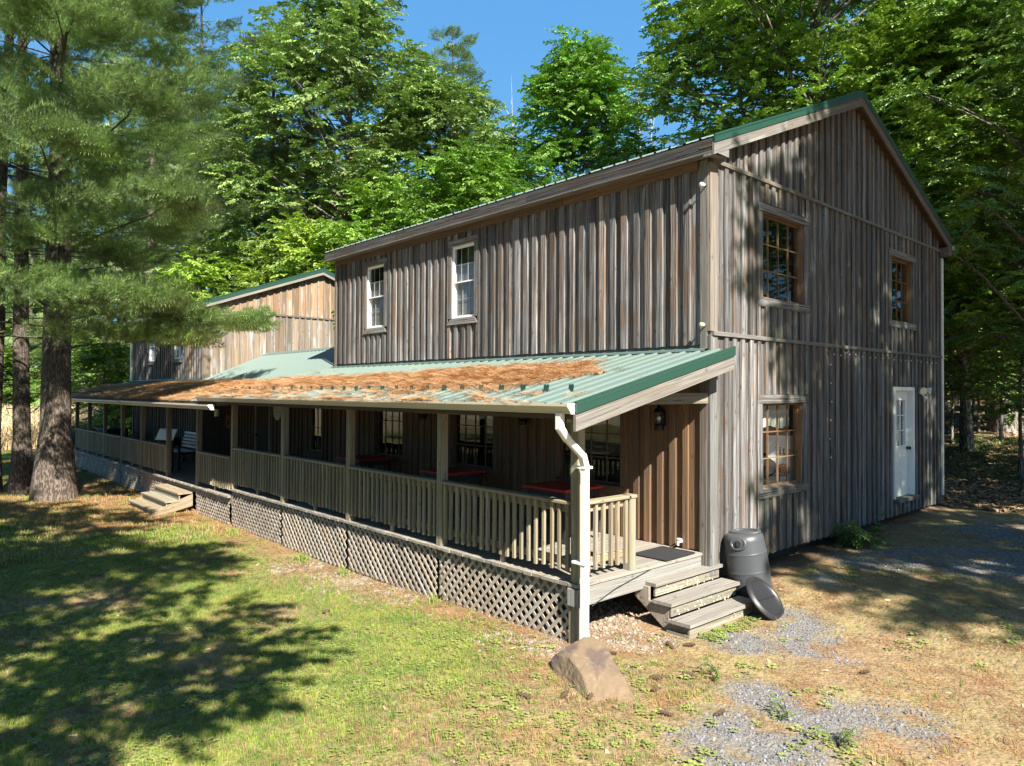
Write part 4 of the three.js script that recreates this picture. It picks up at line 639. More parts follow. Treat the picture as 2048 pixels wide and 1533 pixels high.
{ // seen through the lower gable window: a pale sign and a chair back
  const cv = document.createElement('canvas'); cv.width = 256; cv.height = 512; const x = cv.getContext('2d'); x.fillStyle = '#d8dadb'; x.fillRect(0, 0, 256, 512);
  x.fillStyle = '#18181c'; x.font = 'bold 92px serif'; x.textAlign = 'center'; x.fillText('lite', 128, 170);
  x.fillStyle = '#a8351f'; x.beginPath(); x.arc(128, 320, 62, 0, 7); x.fill(); x.strokeStyle = '#e8b070'; x.lineWidth = 8; x.beginPath(); x.arc(128, 320, 46, 0, 7); x.stroke(); x.fillStyle = '#e8b070'; for (let i = 0; i < 8; i++) { x.save(); x.translate(128, 320); x.rotate(i * 0.785); x.fillRect(-4, -38, 8, 30); x.restore(); }
  const t = new THREE.CanvasTexture(cv); t.colorSpace = THREE.SRGBColorSpace;
  const s = thing('window_sign', 'white sign with black lettering and red round emblem inside the lower gable window', 'sign', undefined, [-0.33, 1.62, -2.62], 0.75);
  const face = new THREE.PlaneGeometry(0.42, 0.84).translate(0, 0, 0.012); part('face', face, std({ map: t, roughness: 0.5 }), s); part('board', new THREE.BoxGeometry(0.46, 0.88, 0.02), M.white, s); part('stand', new THREE.BoxGeometry(0.06, 0.52, 0.06).translate(0, -0.68, -0.02), M.darkmetal, s); part('foot', new THREE.BoxGeometry(0.4, 0.04, 0.3).translate(0, -0.94, 0), M.darkmetal, s);
  const c = thing('bar_chair', 'dark rounded chair back behind the lower gable window', 'chair', undefined, [-0.42, 0.662, -2.2], 0.5);
  const back = new THREE.CylinderGeometry(0.24, 0.24, 0.04, 28).rotateX(Math.PI / 2).scale(1, 1.15, 1).translate(0, 0.78, -0.2); part('backrest', back, M.black, c); part('seat', new THREE.CylinderGeometry(0.23, 0.22, 0.06, 24).translate(0, 0.45, 0), M.black, c); for (const [a, b] of [[-1, -1], [1, -1], [-1, 1], [1, 1]]) part('leg', bar([a * 0.2, 0, b * 0.2], [a * 0.15, 0.42, b * 0.15], 0.035, 0.035, [1, 1, 1], [0, 0, 1]), M.black, c);
}
{ // far porch: white slatted bench, propped board, plaque, hanging lantern, wreath, table and cups, grill
  const b = thing('slatted_bench', 'white slatted bench against the far wing wall, seen through the porch opening', 'bench', undefined, [-17.75, 0.492, 1.12]);
  for (let i = 0; i < 5; i++) part('back_slat', bx(-0.65, 0.65, 0.5 + i * 0.1, 0.57 + i * 0.1, -0.3 - i * 0.012, -0.275 - i * 0.012, 0, [1, 1, 1]), M.white, b);
  for (let i = 0; i < 5; i++) part('seat_slat', bx(-0.65, 0.65, 0.41, 0.435, -0.25 + i * 0.1, -0.17 + i * 0.1, 0, [1, 1, 1]), M.white, b);
  for (const x of [-0.6, 0.6]) { part('leg', bar([x, 0, 0.2], [x, 0.62, 0.2], 0.06, 0.06, [1, 1, 1], [0, 0, 1]), M.black, b); part('leg', bar([x, 0, -0.3], [x, 1.0, -0.34], 0.06, 0.06, [1, 1, 1], [0, 0, 1]), M.black, b); part('armrest', bx(x - 0.05, x + 0.05, 0.625, 0.65, -0.3, 0.26, 2, [1, 1, 1]), M.white, b); part('side_rail', bx(x - 0.02, x + 0.02, 0.34, 0.405, -0.28, 0.2, 2, [1, 1, 1]), M.black, b); }
  const w = thing('propped_board', 'white board propped on a black stand behind the far porch railing', 'board', undefined, [-15.95, 0.492, 2.0], 0.5);
  part('panel', new THREE.BoxGeometry(0.62, 0.34, 0.02).rotateX(-0.5).translate(0, 1.02, 0.02), M.white, w); part('stand', [new THREE.BoxGeometry(0.5, 0.2, 0.3).translate(0, 0.82, -0.12), new THREE.BoxGeometry(0.56, 0.36, 0.02).rotateX(-0.5).translate(0, 1.01, -0.004)], M.black, w); for (const [x, z] of [[-0.2, 0], [0.2, 0], [-0.2, -0.24], [0.2, -0.24]]) part('leg', new THREE.BoxGeometry(0.04, 0.72, 0.04).translate(x, 0.36, z), M.black, w);
  const k = thing('wall_plaque', 'round pale green wall plaque beside the dark door on the porch', 'plaque', undefined, [-13.1, 2.2, 0.06]); const pm = std({ color: new THREE.Color(0.42, 0.47, 0.34), roughness: 0.7 });
  part('plate', new THREE.LatheGeometry([[0, 0.02], [0.1, 0.024], [0.17, 0.02], [0.22, 0.035], [0.25, 0.02], [0.25, 0], [0, 0]].map((q) => new THREE.Vector2(...q)), 36).rotateX(Math.PI / 2), pm, k); part('relief', [0, 1, 2, 3, 4].map((i) => new THREE.SphereGeometry(0.05, 10, 6).scale(1, 1.5, 0.3).rotateZ(i * 1.257).translate(Math.sin(-i * 1.257) * 0.09, Math.cos(i * 1.257) * 0.09, 0.024)), pm, k);
  const h = thing('hanging_lantern', 'small pale lantern hanging from the lower porch ceiling', 'lantern', undefined, [-14.4, 2.14, 1.2]); part('glass', new THREE.CylinderGeometry(0.06, 0.06, 0.2, 8), std({ color: new THREE.Color(0.6, 0.6, 0.35), roughness: 0.3 }), h); part('cap', new THREE.ConeGeometry(0.08, 0.08, 8).translate(0, 0.14, 0), M.darkmetal, h); part('chain', new THREE.CylinderGeometry(0.006, 0.006, 0.55, 5).translate(0, 0.45, 0), M.darkmetal, h); part('base', new THREE.CylinderGeometry(0.07, 0.06, 0.03, 8).translate(0, -0.115, 0), M.darkmetal, h);
  const wr = thing('twig_wreath', 'orange-brown round twig wreath on the dark porch wall', 'wreath', undefined, [-16.5, 1.8, 0.09]); const rings = []; for (let i = 0; i < 9; i++) rings.push(new THREE.TorusGeometry(0.17 + R(-0.03, 0.03), 0.012, 5, 26).rotateX(R(-0.15, 0.15)).rotateY(R(-0.15, 0.15)).translate(R(-0.01, 0.01), R(-0.01, 0.01), R(-0.02, 0.02))); part('ring', rings, std({ color: new THREE.Color(0.36, 0.13, 0.045), roughness: 0.9 }), wr); part('bow', new THREE.SphereGeometry(0.05, 8, 6).scale(1.6, 0.8, 0.5).translate(0, -0.17, 0.03), std({ color: new THREE.Color(0.42, 0.10, 0.03), roughness: 0.8 }), wr);
  const dt = thing('dark_table', 'dark table standing at the far end of the lower porch', 'table', undefined, [-23.4, 0.492, 1.7]); part('tabletop', bx(-0.9, 0.9, 0.86, 0.9, -0.4, 0.4, 0, [1, 1, 1]), M.black, dt); part('apron', bx(-0.8, 0.8, 0.62, 0.855, -0.34, 0.34, 0, [1, 1, 1]), M.black, dt); for (const [a, c] of [[-1, -1], [1, -1], [-1, 1], [1, 1]]) part('leg', bx(a * 0.78 - 0.04, a * 0.78 + 0.04, 0, 0.615, c * 0.3 - 0.04, c * 0.3 + 0.04, 1, [1, 1, 1]), M.black, dt);
  [[-23.0, 'leftmost'], [-22.84, 'middle'], [-22.68, 'rightmost']].forEach(([x, nm]) => { const c = part('white_cup', new THREE.LatheGeometry([[0, 0], [0.035, 0], [0.045, 0.1], [0.04, 0.1], [0.032, 0.012], [0, 0.012]].map((q) => new THREE.Vector2(...q)), 14), M.white); c.position.set(x, 1.393, 1.95); tag(c, nm + ' of three white cups on the dark table on the far porch', 'cup', 'cups on the far porch table'); });
  const gr = thing('kettle_grill', 'dark round grill on the lawn past the far end of the porch', 'grill', undefined, [-26.55, 0.18, 2.2]); part('bowl', new THREE.SphereGeometry(0.3, 22, 10, 0, 7, Math.PI / 2, Math.PI / 2).translate(0, 0.72, 0), M.black, gr); part('lid', new THREE.SphereGeometry(0.305, 22, 10, 0, 7, 0, Math.PI / 2).translate(0, 0.735, 0), M.black, gr); part('handle', new THREE.TorusGeometry(0.06, 0.012, 6, 12, Math.PI).translate(0, 1.04, 0), M.darkmetal, gr); for (let i = 0; i < 3; i++) { const a = i * 2.094; part('leg', bar([Math.cos(a) * 0.3, 0, Math.sin(a) * 0.3], [Math.cos(a) * 0.18, 0.52, Math.sin(a) * 0.18], 0.025, 0.025, [1, 1, 1], [0, 0, 1]), M.darkmetal, gr); }
}
// ------------------------------------------------------------------ scattered small matter
const D4 = new THREE.Object3D(), C4 = new THREE.Color();
function scatter(name, geo, mat, list, label, category, parent) { // list of [x, y, z, rx, ry, rz, scale, r, g, b]
  const m = new THREE.InstancedMesh(geo, mat, list.length); m.name = parent ? name : numbered(name); m.castShadow = m.receiveShadow = true;
  list.forEach((q, i) => { D4.position.set(q[0], q[1], q[2]); D4.rotation.set(q[3], q[4], q[5], 'YXZ'); if (Array.isArray(q[6])) D4.scale.set(...q[6]); else D4.scale.setScalar(q[6]); D4.updateMatrix(); m.setMatrixAt(i, D4.matrix); m.setColorAt(i, C4.setRGB(q[7], q[8], q[9])); });
  if (!parent) { tag(m, label, category); m.userData.kind = 'stuff'; } (parent || scene).add(m); return m;
}
function triGeo(tris) { const g = new THREE.BufferGeometry(); g.setAttribute('position', new THREE.Float32BufferAttribute(tris.flat(2), 3)); g.computeVertexNormals(); return g; }
const leafMat = (o = {}) => phys({ color: 0xffffff, roughness: 0.55, transmission: 0.5, thickness: 0, ...o });
M.grass = leafMat({ roughness: 0.7, transmission: 0.25 }); M.leaf = leafMat(); M.needle = leafMat({ roughness: 0.6, transmission: 0.4 }); M.dry = std({ roughness: 0.95 }); M.stone = std({ roughness: 0.9 });
const tuft = (n, h, sp, w) => { const r = rngOf(n * 7 + 3), T = []; for (let i = 0; i < n; i++) { const a = r() * 6.28, x = (r() - 0.5) * sp, z = (r() - 0.5) * sp, L = h * (0.5 + r() * 0.7), b = (0.2 + r() * 0.7) * L, dx = Math.cos(a) * b, dz = Math.sin(a) * b, px = -Math.sin(a) * w, pz = Math.cos(a) * w, mx = x + dx * 0.35, mz = z + dz * 0.35, my = L * 0.62; T.push([[x - px, 0, z - pz], [x + px, 0, z + pz], [mx + px * 0.8, my, mz + pz * 0.8]], [[x - px, 0, z - pz], [mx + px * 0.8, my, mz + pz * 0.8], [mx - px * 0.8, my, mz - pz * 0.8]], [[mx - px * 0.8, my, mz - pz * 0.8], [mx + px * 0.8, my, mz + pz * 0.8], [x + dx, L * 0.9, z + dz]]); } return triGeo(T); };
const rosette = (() => { const r = rngOf(31), T = []; for (let i = 0; i < 7; i++) { const a = i * 0.9 + r() * 0.5, d = 0.012 + r() * 0.03, y = 0.012 + r() * 0.02, s = 0.013 + r() * 0.01, cx = Math.cos(a) * d, cz = Math.sin(a) * d; for (let k = 0; k < 4; k++) { const p = k * 1.571, q = p + 1.571; T.push([[cx, y + 0.004, cz], [cx + Math.cos(p) * s, y + (r() - 0.5) * 0.008, cz + Math.sin(p) * s], [cx + Math.cos(q) * s * 0.9, y, cz + Math.sin(q) * s * 0.9]]); } } return triGeo(T); })();
const needlePile = (() => { const r = rngOf(57), T = []; for (let i = 0; i < 40; i++) { const a = r() * 6.28, x = (r() - 0.5) * 0.22, z = (r() - 0.5) * 0.22, L = 0.06 + r() * 0.06, w = 0.0019, y = r() * 0.014, e = y + (r() - 0.4) * 0.02, dx = Math.cos(a), dz = Math.sin(a); T.push([[x - dz * w, y, z + dx * w], [x + dz * w, y, z - dx * w], [x + dx * L, e, z + dz * L]]); } return triGeo(T); })();
const pebbleGeo = (() => { const g = new THREE.IcosahedronGeometry(1, 0), p = g.attributes.position, r = rngOf(5), m = new Map(); for (let i = 0; i < p.count; i++) { const k = p.getX(i).toFixed(2) + p.getY(i).toFixed(2) + p.getZ(i).toFixed(2); if (!m.has(k)) m.set(k, [0.65 + r() * 0.6, 0.45 + r() * 0.4, 0.7 + r() * 0.5]); const q = m.get(k); p.setXYZ(i, p.getX(i) * q[0], p.getY(i) * q[1], p.getZ(i) * q[2]); } g.computeVertexNormals(); return g; })();
const deadLeaf = (() => { const T = [], L = 0.06, W = 0.025; const P = [[-L, 0.004, 0], [-L * 0.3, 0.018, W], [L * 0.4, 0.012, W * 0.8], [L, 0.01, 0], [L * 0.4, 0.014, -W * 0.9], [-L * 0.3, 0.004, -W], [0, 0.002, 0]]; for (let i = 0; i < 6; i++) T.push([P[6], P[i], P[(i + 1) % 6]]); return triGeo(T); })();
const inView = (x, z, pad = 1.5) => { const dx = x - 5.15, dz = z - 8.1, f = -dx * 0.743 - dz * 0.669, r = dx * 0.669 - dz * 0.743; return f > 0.5 && Math.abs(r) < 0.74 * f + pad; };
const underHouse = (x, z) => (x < -0.02 && x > -10.1 && z < 2.36 && z > LZ) || (x <= -10.1 && x > -25.9 && z < 2.42 && z > WB) || (x > -0.2 && x < 0.66 && z > -0.2 && z < 1.4);
{
  const r = rngOf(1234), grass = [], far = [], weed = [], stones = [], tanS = [], needles = [], leaves = [];
  const put = (n, x0, x1, z0, z1, f) => { for (let i = 0; i < n; i++) { const x = x0 + (x1 - x0) * r(), z = z0 + (z1 - z0) * r(); if (inView(x, z) && !underHouse(x, z)) f(x, z, zones(x, z), groundY(x, z)); } };
  const G = (q) => { const k = 0.7 + r() * 0.75, d = r() < 0.16 + 0.55 * (1 - q.green) ? 1 : 0, t = sstep(0.35, 0.7, q.m) * 0.6 + r() * 0.4; return d ? [0.27 * k, 0.19 * k, 0.085 * k] : [mix(0.10, 0.22, t) * k, mix(0.18, 0.26, t) * k, mix(0.018, 0.035, t) * k]; };
  put(70000, -9, 4, 2.4, 8.5, (x, z, q, y) => { if (r() < 0.06 + q.green * 0.95 - q.gravel) grass.push([x, y - 0.006, z, 0, r() * 6.28, 0, 0.55 + r() * 0.5, ...G(q)]); });
  put(16000, -0.5, 4, -7, 3.5, (x, z, q, y) => { if (r() < q.green * 0.8 + 0.04 - q.gravel * 0.3) grass.push([x, y - 0.006, z, 0, r() * 6.28, 0, 0.45 + r() * 0.5, ...G(q)]); });
  put(60000, -34, -9, 2.3, 12, (x, z, q, y) => { if (r() < 0.12 + q.green) far.push([x, y - 0.01, z, 0, r() * 6.28, 0, 1.0 + r() * 0.7, ...G(q)]); });
  put(26000, -9, 4, 2.4, 8.5, (x, z, q, y) => { const s = sstep(0.42, 0.62, fbm(x * 1.4 + 3, z * 1.4 + 90, 3)); if (r() < s * (0.15 + q.green) * 0.6) { const k = 0.8 + r() * 0.5; weed.push([x, y, z, (r() - 0.5) * 0.3, r() * 6.28, (r() - 0.5) * 0.3, 0.45 + r() * 0.6, 0.20 * k, 0.235 * k, 0.045 * k]); } });
  put(9000, -0.3, 4, -6, 4, (x, z, q, y) => { const s = sstep(0.60, 0.72, fbm(x * 2.6 + 3, z * 2.2 + 90, 3)); if (r() < s * (0.3 - q.gravel * 0.2)) { const k = 0.9 + r() * 0.6; weed.push([x, y, z, (r() - 0.5) * 0.3, r() * 6.28, (r() - 0.5) * 0.3, 0.5 + r() * 0.7, 0.19 * k, 0.235 * k, 0.05 * k]); } });
  for (let i = 0; i < 90; i++) { const z = 0.15 + 1.1 * r() ** 0.7, x = 0.66 + 0.3 * r() * r(), k = 0.8 + r() * 0.5; weed.push([x, groundY(x, z), z, (r() - 0.5) * 0.5, r() * 6.28, (r() - 0.5) * 0.5, 0.55 + r() * 0.6, 0.17 * k, 0.235 * k, 0.035 * k]); }
  for (const [cx, cz, n] of [[-6.3, 2.62, 26], [-9.2, 2.7, 22], [-2.6, 2.55, 5], [-4.9, 2.6, 6]]) for (let i = 0; i < n; i++) { const a = r() * 6.28, d = 0.16 * r(), k = 0.8 + r() * 0.6, x = cx + Math.cos(a) * d * 1.6, z = cz + Math.sin(a) * d * 0.6; grass.push([x, groundY(x, z) - 0.01, z, 0, r() * 6.28, 0, 1.5 + r() * 1.6, 0.19 * k, 0.25 * k, 0.045 * k]); }
  put(52000, 0.2, 4.2, -8, 5, (x, z, q, y) => { if (r() < q.gravel * 0.95 + 0.015) { const k = 0.55 + r() * 0.9, b = r() * 0.12; stones.push([x, y + 0.002, z, r() * 6, r() * 6, 0, 0.006 + r() * r() * 0.016, 0.14 * k, 0.145 * k, (0.152 + b * 0.2) * k]); } });
  put(30000, -8, 1.2, 0.9, 3.6, (x, z, q, y) => { if (r() < q.peb * 0.9 + 0.02) { const k = 0.5 + r() * 0.8, t = r(); tanS.push([x, y + 0.003, z, r() * 6, r() * 6, 0, 0.008 + r() * r() * 0.022, mix(0.27, 0.20, t) * k, mix(0.205, 0.19, t) * k, mix(0.145, 0.175, t) * k]); } });
  for (let i = 0; i < 900; i++) { const x = -1.6 + 1.5 * r(), z = 0.8 + 1.5 * r(), k = 0.5 + r() * 0.8; tanS.push([x, groundY(x, z) + 0.004, z, r() * 6, r() * 6, 0, 0.012 + r() * 0.02, 0.28 * k, 0.21 * k, 0.155 * k]); }
  put(9000, -9, 4.2, -7.5, 8.5, (x, z, q, y) => { if (r() < (1 - q.green) * 0.6 + q.under * 0.5 - q.gravel * 0.45) { const k = 0.6 + r() * 0.7; needles.push([x, y, z, 0, r() * 6.28, 0, 0.8 + r() * 0.7, 0.29 * k, 0.155 * k, 0.068 * k]); } });
  put(9000, -26, -9, 2.4, 8, (x, z, q, y) => { if (r() < q.under * 0.9) { const k = 0.6 + r() * 0.7; needles.push([x, y, z, 0, r() * 6.28, 0, 1.2 + r() * 0.7, 0.40 * k, 0.20 * k, 0.085 * k]); } });
  put(1400, -9, 4.2, -7, 8, (x, z, q, y) => { if (r() < 0.34) { const k = 0.6 + r() * 0.8; leaves.push([x, y, z, (r() - 0.5) * 0.6, r() * 6.28, (r() - 0.5) * 0.6, 0.35 + r() * 0.5, 0.42 * k, 0.31 * k, 0.19 * k]); } });
  const lit = (x, z, y) => { const k = 0.5 + r() * 0.9, t = r(); leaves.push([x, y + r() * 0.02, z, (r() - 0.5) * 1.1, r() * 6.28, (r() - 0.5) * 1.1, 1 + r() * 0.8, mix(0.22, 0.36, t) * k, mix(0.13, 0.24, t) * k, mix(0.075, 0.15, t) * k]); };
  put(26000, -3, 5, -17, -8.6, (x, z, q, y) => { if (q.litter > 0.3) lit(x, z, y); }); put(16000, -14, 8, -36, -16, (x, z, q, y) => lit(x, z, y));
  put(7000, -6, 6, -20, -9.3, (x, z, q, y) => { if (fbm(x * 0.5 + 2, z * 0.5 + 9, 3) > 0.52) { const k = 0.7 + r() * 0.6; far.push([x, y, z, 0, r() * 6.28, 0, 0.9 + r() * 0.8, 0.11 * k, 0.19 * k, 0.03 * k]); } });
  scatter('lawn_grass', tuft(8, 0.06, 0.08, 0.0022), M.grass, grass, 'short yellow-green lawn grass in front of the porch', 'grass');
  scatter('distant_grass', tuft(9, 0.07, 0.16, 0.004), M.grass, far, 'short grass of the lawn farther off and under the trees', 'grass');
  scatter('lawn_weeds', rosette, M.grass, weed, 'small leafy weeds and clover dotted through the lawn and drive', 'weeds');
  scatter('gravel', pebbleGeo, M.stone, stones, 'blue-grey crushed gravel showing through the drive', 'gravel');
  scatter('pebbles', pebbleGeo, M.stone, tanS, 'tan pebbles along the lattice and under the deck corner', 'pebbles');
  scatter('needle_litter', needlePile, M.dry, needles, 'brown fallen pine needles on the bare ground', 'needles');
  scatter('leaf_litter', deadLeaf, M.dry, leaves, 'brown dead leaves on the forest floor and lawn', 'leaves');
  // tall straw-coloured meadow beyond the far lawn
  const mead = []; for (let i = 0; i < 26000; i++) { const x = -36 - 40 * r() ** 1.3, z = -8 + 28 * r(); if (!inView(x, z)) continue; const k = 0.7 + r() * 0.6, s = 0.7 + r() * 0.8; mead.push([x, groundY(x, z) - 0.02, z, 0, r() * 6.28, 0, [s, s, s], 0.50 * k, 0.40 * k, 0.24 * k]); }
  scatter('meadow_grass', tuft(10, 0.95, 0.5, 0.012), M.dry, mead, 'tall dry straw-coloured meadow grass beyond the far lawn', 'grass');
}
// needle mats lying on the porch roofs
function roofMat(name, label, x0, x1, z0, z1, fy, mask, seed) {
  const r = rngOf(seed), st = 0.05, nx = Math.ceil((x1 - x0) / st), nz = Math.ceil((z1 - z0) / st), H = [], pos = [], col = [], piles = [];
  for (let j = 0; j <= nz; j++) for (let i = 0; i <= nx; i++) { const x = x0 + i * st, z = z0 + j * st; H.push(mask(x, z) + (fbm(x * 4 + seed, z * 10, 4) - 0.5) * 1.15 + (vn(x * 22, z * 22) - 0.5) * 0.35); }
  const P = (i, j) => { const x = x0 + i * st, z = z0 + j * st; return [x, fy(z) + 0.004 + 0.026 * sstep(0.3, 0.75, H[j * (nx + 1) + i]), z]; };
  for (let j = 0; j < nz; j++) for (let i = 0; i < nx; i++) {
    const h = (H[j * (nx + 1) + i] + H[j * (nx + 1) + i + 1] + H[(j + 1) * (nx + 1) + i] + H[(j + 1) * (nx + 1) + i + 1]) / 4;
    if (h > 0.40) { const k = 0.75 + 0.5 * r(), q = [P(i, j), P(i, j + 1), P(i + 1, j + 1), P(i + 1, j)]; for (const n of [0, 1, 2, 0, 2, 3]) { pos.push(...q[n]); col.push(0.45 * k, 0.27 * k, 0.135 * k); } }
    if (h > 0.2 && r() < sstep(0.2, 0.5, h) * 1.0) { const x = x0 + (i + r()) * st, z = z0 + (j + r()) * st, k = 0.6 + r() * 0.75, t = r(); piles.push([x, fy(z) + 0.006 + 0.024 * sstep(0.3, 0.75, h), z, 0.23, r() * 6.28, (r() - 0.5) * 0.2, 0.7 + r() * 0.6, mix(0.56, 0.43, t) * k, mix(0.35, 0.25, t) * k, mix(0.18, 0.115, t) * k]); }
  }
  const g = new THREE.BufferGeometry(); g.setAttribute('position', new THREE.Float32BufferAttribute(pos, 3)); g.setAttribute('color', new THREE.Float32BufferAttribute(col, 3)); g.computeVertexNormals();
  const o = new THREE.Group(); o.name = numbered(name); scene.add(o); tag(o, label, 'pine needles'); o.userData.kind = 'stuff';
  part('mat', g, std({ vertexColors: true, roughness: 1 }), o); scatter('loose_needles', needlePile, M.dry, piles, '', '', o);
}
roofMat('roof_needles', 'orange-brown pine needles spread over the near porch roof', -10.35, 0.2, 0.5, 2.85, ROOFN, (x, z) => { const e = sstep(-0.45, -1.7, x), c = 1.62 - 0.05 * (x + 5), w = (x > -4.5 ? 0.85 : x > -7 ? 0.66 : 0.6) * e; return Math.max(0.95 - Math.abs(z - c) / Math.max(0.02, w) * 0.62, z > 2.3 && z < 2.7 ? 0.22 + 0.3 * sstep(-5, -9, x) : 0, z > 2.74 ? 0.28 : 0) * (e > 0.02 ? 1 : 0); }, 301);
roofMat('roof_needles', 'thick pine needles covering the lower porch roof under the pines', -25.9, -10.46, 0.68, 2.9, ROOFF, (x, z) => { const a = 0.72 + 0.42 * (x + 17) / 7, top = x > -17 ? mix(0.9, 1.0, clamp((x + 17) / 6)) : 1.0; return 1.0 * sstep(top - 0.25, top + 0.15, z) * (x > -12.2 ? sstep(-10.4, -12.2, x) * 0.4 + 0.6 : 1) * (z > 2.2 ? 0.55 : 1) * (x < -21 ? sstep(0.9, 1.9, z) : 1); }, 302);
roofMat('gutter_needles', 'clumps of pine needles caught in the near gutter', -10.4, 0.2, 2.87, 3.0, () => 2.60, (x, z) => 0.18 + 0.5 * sstep(0.5, 0.7, fbm(x * 1.3, 4, 2)) + (x < -4 ? 0.16 : 0), 303);
{ // pine cones
  const scale = new THREE.ConeGeometry(0.011, 0.02, 4), cs = []; for (let i = 0; i < 34; i++) { const t = i / 34, a = i * 2.4, rr = 0.017 * Math.sin(Math.PI * (0.15 + 0.8 * t)), g = scale.clone(); g.rotateZ(-1.9 + t * 0.8); g.rotateY(-a); g.translate(Math.cos(a) * rr, t * 0.1 - 0.05, Math.sin(a) * rr); cs.push(g); } cs.push(new THREE.CylinderGeometry(0.008, 0.012, 0.1, 6)); for (const g of cs) g.rotateZ(Math.PI / 2);
  const geo = mergeGeometries(cs.map((g) => g.toNonIndexed())), cm = std({ color: new THREE.Color(0.075, 0.045, 0.028), roughness: 0.9 }), r = rngOf(77);
  const cone = (x, y, z, label, group) => { const o = part('pine_cone', geo, cm); o.position.set(x, y, z); o.rotation.set((r() - 0.5) * 0.4, r() * 6.28, (r() - 0.5) * 0.4); o.scale.setScalar(1 + r() * 0.4); tag(o, label, 'pine cone', group); };
  for (let i = 0; i < 26; i++) { const x = i < 8 ? -0.9 - r() * 8.5 : -11 - r() * 9, z = i < 8 ? 1.2 + r() * 1.2 : 1.2 + r() * 1.2; cone(x, (i < 8 ? ROOFN(z) : ROOFF(z)) + 0.045, z, i < 8 ? 'small brown pine cone among the needles on the near porch roof' : 'small brown pine cone among the needles on the lower porch roof', i < 8 ? 'cones on the near roof' : 'cones on the lower roof'); }
  for (const [x, z] of [[0.62, 1.72], [0.75, 1.55], [1.22, 2.25], [1.05, 2.55], [1.2, 2.75], [0.72, 3.45], [0.9, 3.3], [1.85, 2.75], [2.3, 0.9], [-1.9, 3.3], [-3.2, 3.75], [0.5, 3.75], [1.55, 3.1], [0.35, 2.35]]) cone(x, groundY(x, z) + 0.025, z, 'small brown pine cone lying on the bare ground near the boulder and steps', 'cones on the ground');
}
// ------------------------------------------------------------------ trees
const barkOf = (seed, a, b) => { const t = texture(256, 512, (u, v) => { const k = vn(u * 22 + vn(u * 6, v * 8, 6, 8) * 2, v * 14 + seed, 22, 14), f = vn(u * 60, v * 60 + seed, 60, 60), p = sstep(0.35, 0.7, k * 0.7 + f * 0.3); return mix3(a, b, p); }), h = texture(256, 512, (u, v) => { const k = vn(u * 22 + vn(u * 6, v * 8, 6, 8) * 2, v * 14 + seed, 22, 14), f = vn(u * 60, v * 60 + seed, 60, 60); return k * 0.7 + f * 0.3; }, false); return std({ map: t, bumpMap: h, bumpScale: 0.03, roughness: 0.95 }); };
M.barkPine = barkOf(3, [0.05, 0.037, 0.029], [0.165, 0.13, 0.10]); M.barkOak = barkOf(11, [0.07, 0.06, 0.05], [0.26, 0.235, 0.20]); M.snag = barkOf(17, [0.28, 0.26, 0.24], [0.50, 0.48, 0.45]);
function twigGeo(seed, n, L, leafL, leafW) { const r = rngOf(seed), T = []; for (let i = 0; i < n; i++) {
  const t = (i + 0.5) / n, a = i * 2.4 + r(), up = (r() - 0.35) * 0.8, bx0 = L * t, by = -0.12 * L * t * t + (r() - 0.5) * 0.03, bz = (r() - 0.5) * 0.05, d = new THREE.Vector3(0.5 + r() * 0.5, up * 0.7 - 0.25, Math.sin(a) * 1.1).normalize(), s = new THREE.Vector3(-d.z, (r() - 0.5) * 0.9, d.x).normalize(), nn = new THREE.Vector3().crossVectors(s, d);
  const l = leafL * (0.7 + r() * 0.6), w = leafW * (0.75 + r() * 0.5), q = (f, g, h) => [bx0 + d.x * l * f + s.x * w * g + nn.x * h, by + d.y * l * f + s.y * w * g + nn.y * h, bz + d.z * l * f + s.z * w * g + nn.z * h];
  const fold = 0.012, A = q(0.08, 0, 0), B = q(0.4, 0.5, fold), C = q(0.75, 0.34, fold), D = q(1.08, 0, -0.012), E = q(0.72, -0.36, fold), F = q(0.38, -0.5, fold); T.push([A, B, C], [A, C, D], [A, D, E], [A, E, F]); }
  T.push([[0, 0, 0.004], [0, 0, -0.004], [L, -0.12 * L, 0]]); return triGeo(T); }
const TWIG = [twigGeo(1, 18, 0.5, 0.115, 0.075), twigGeo(2, 20, 0.45, 0.105, 0.07), twigGeo(3, 16, 0.55, 0.125, 0.08)];
const SPRAY = [1, 2].map((sd) => { const r = rngOf(sd * 91), T = []; for (let k = 0; k < 17; k++) { const t = k / 16, side = k % 2 ? 1 : -1, sl = k === 16 ? 0 : (0.06 + 0.17 * Math.sin(Math.PI * (0.2 + 0.7 * t))), ox = 0.5 * t + sl * 0.5, oz = side * sl * 0.9, oy = (r() - 0.5) * 0.05 + 0.03 * t; for (let i = 0; i < 20; i++) { const a = r() * 6.28, e = 0.25 + r() * 0.85, ax = Math.cos(e), dx = ax * (0.9 - 0.2 * r()), dy = Math.sin(e) * Math.sin(a) + 0.15, dz = Math.sin(e) * Math.cos(a) + side * 0.35, l = 0.085 + r() * 0.05, w = 0.0042; const px = -dz * w, pz = dx * w; T.push([[ox - px, oy, oz - pz], [ox + px, oy + w * 0.6, oz + pz], [ox + dx * l, oy + dy * l, oz + dz * l]]); } } T.push([[0, 0, 0.005], [0, 0, -0.005], [0.5, 0.03, 0]]); return triGeo(T); });
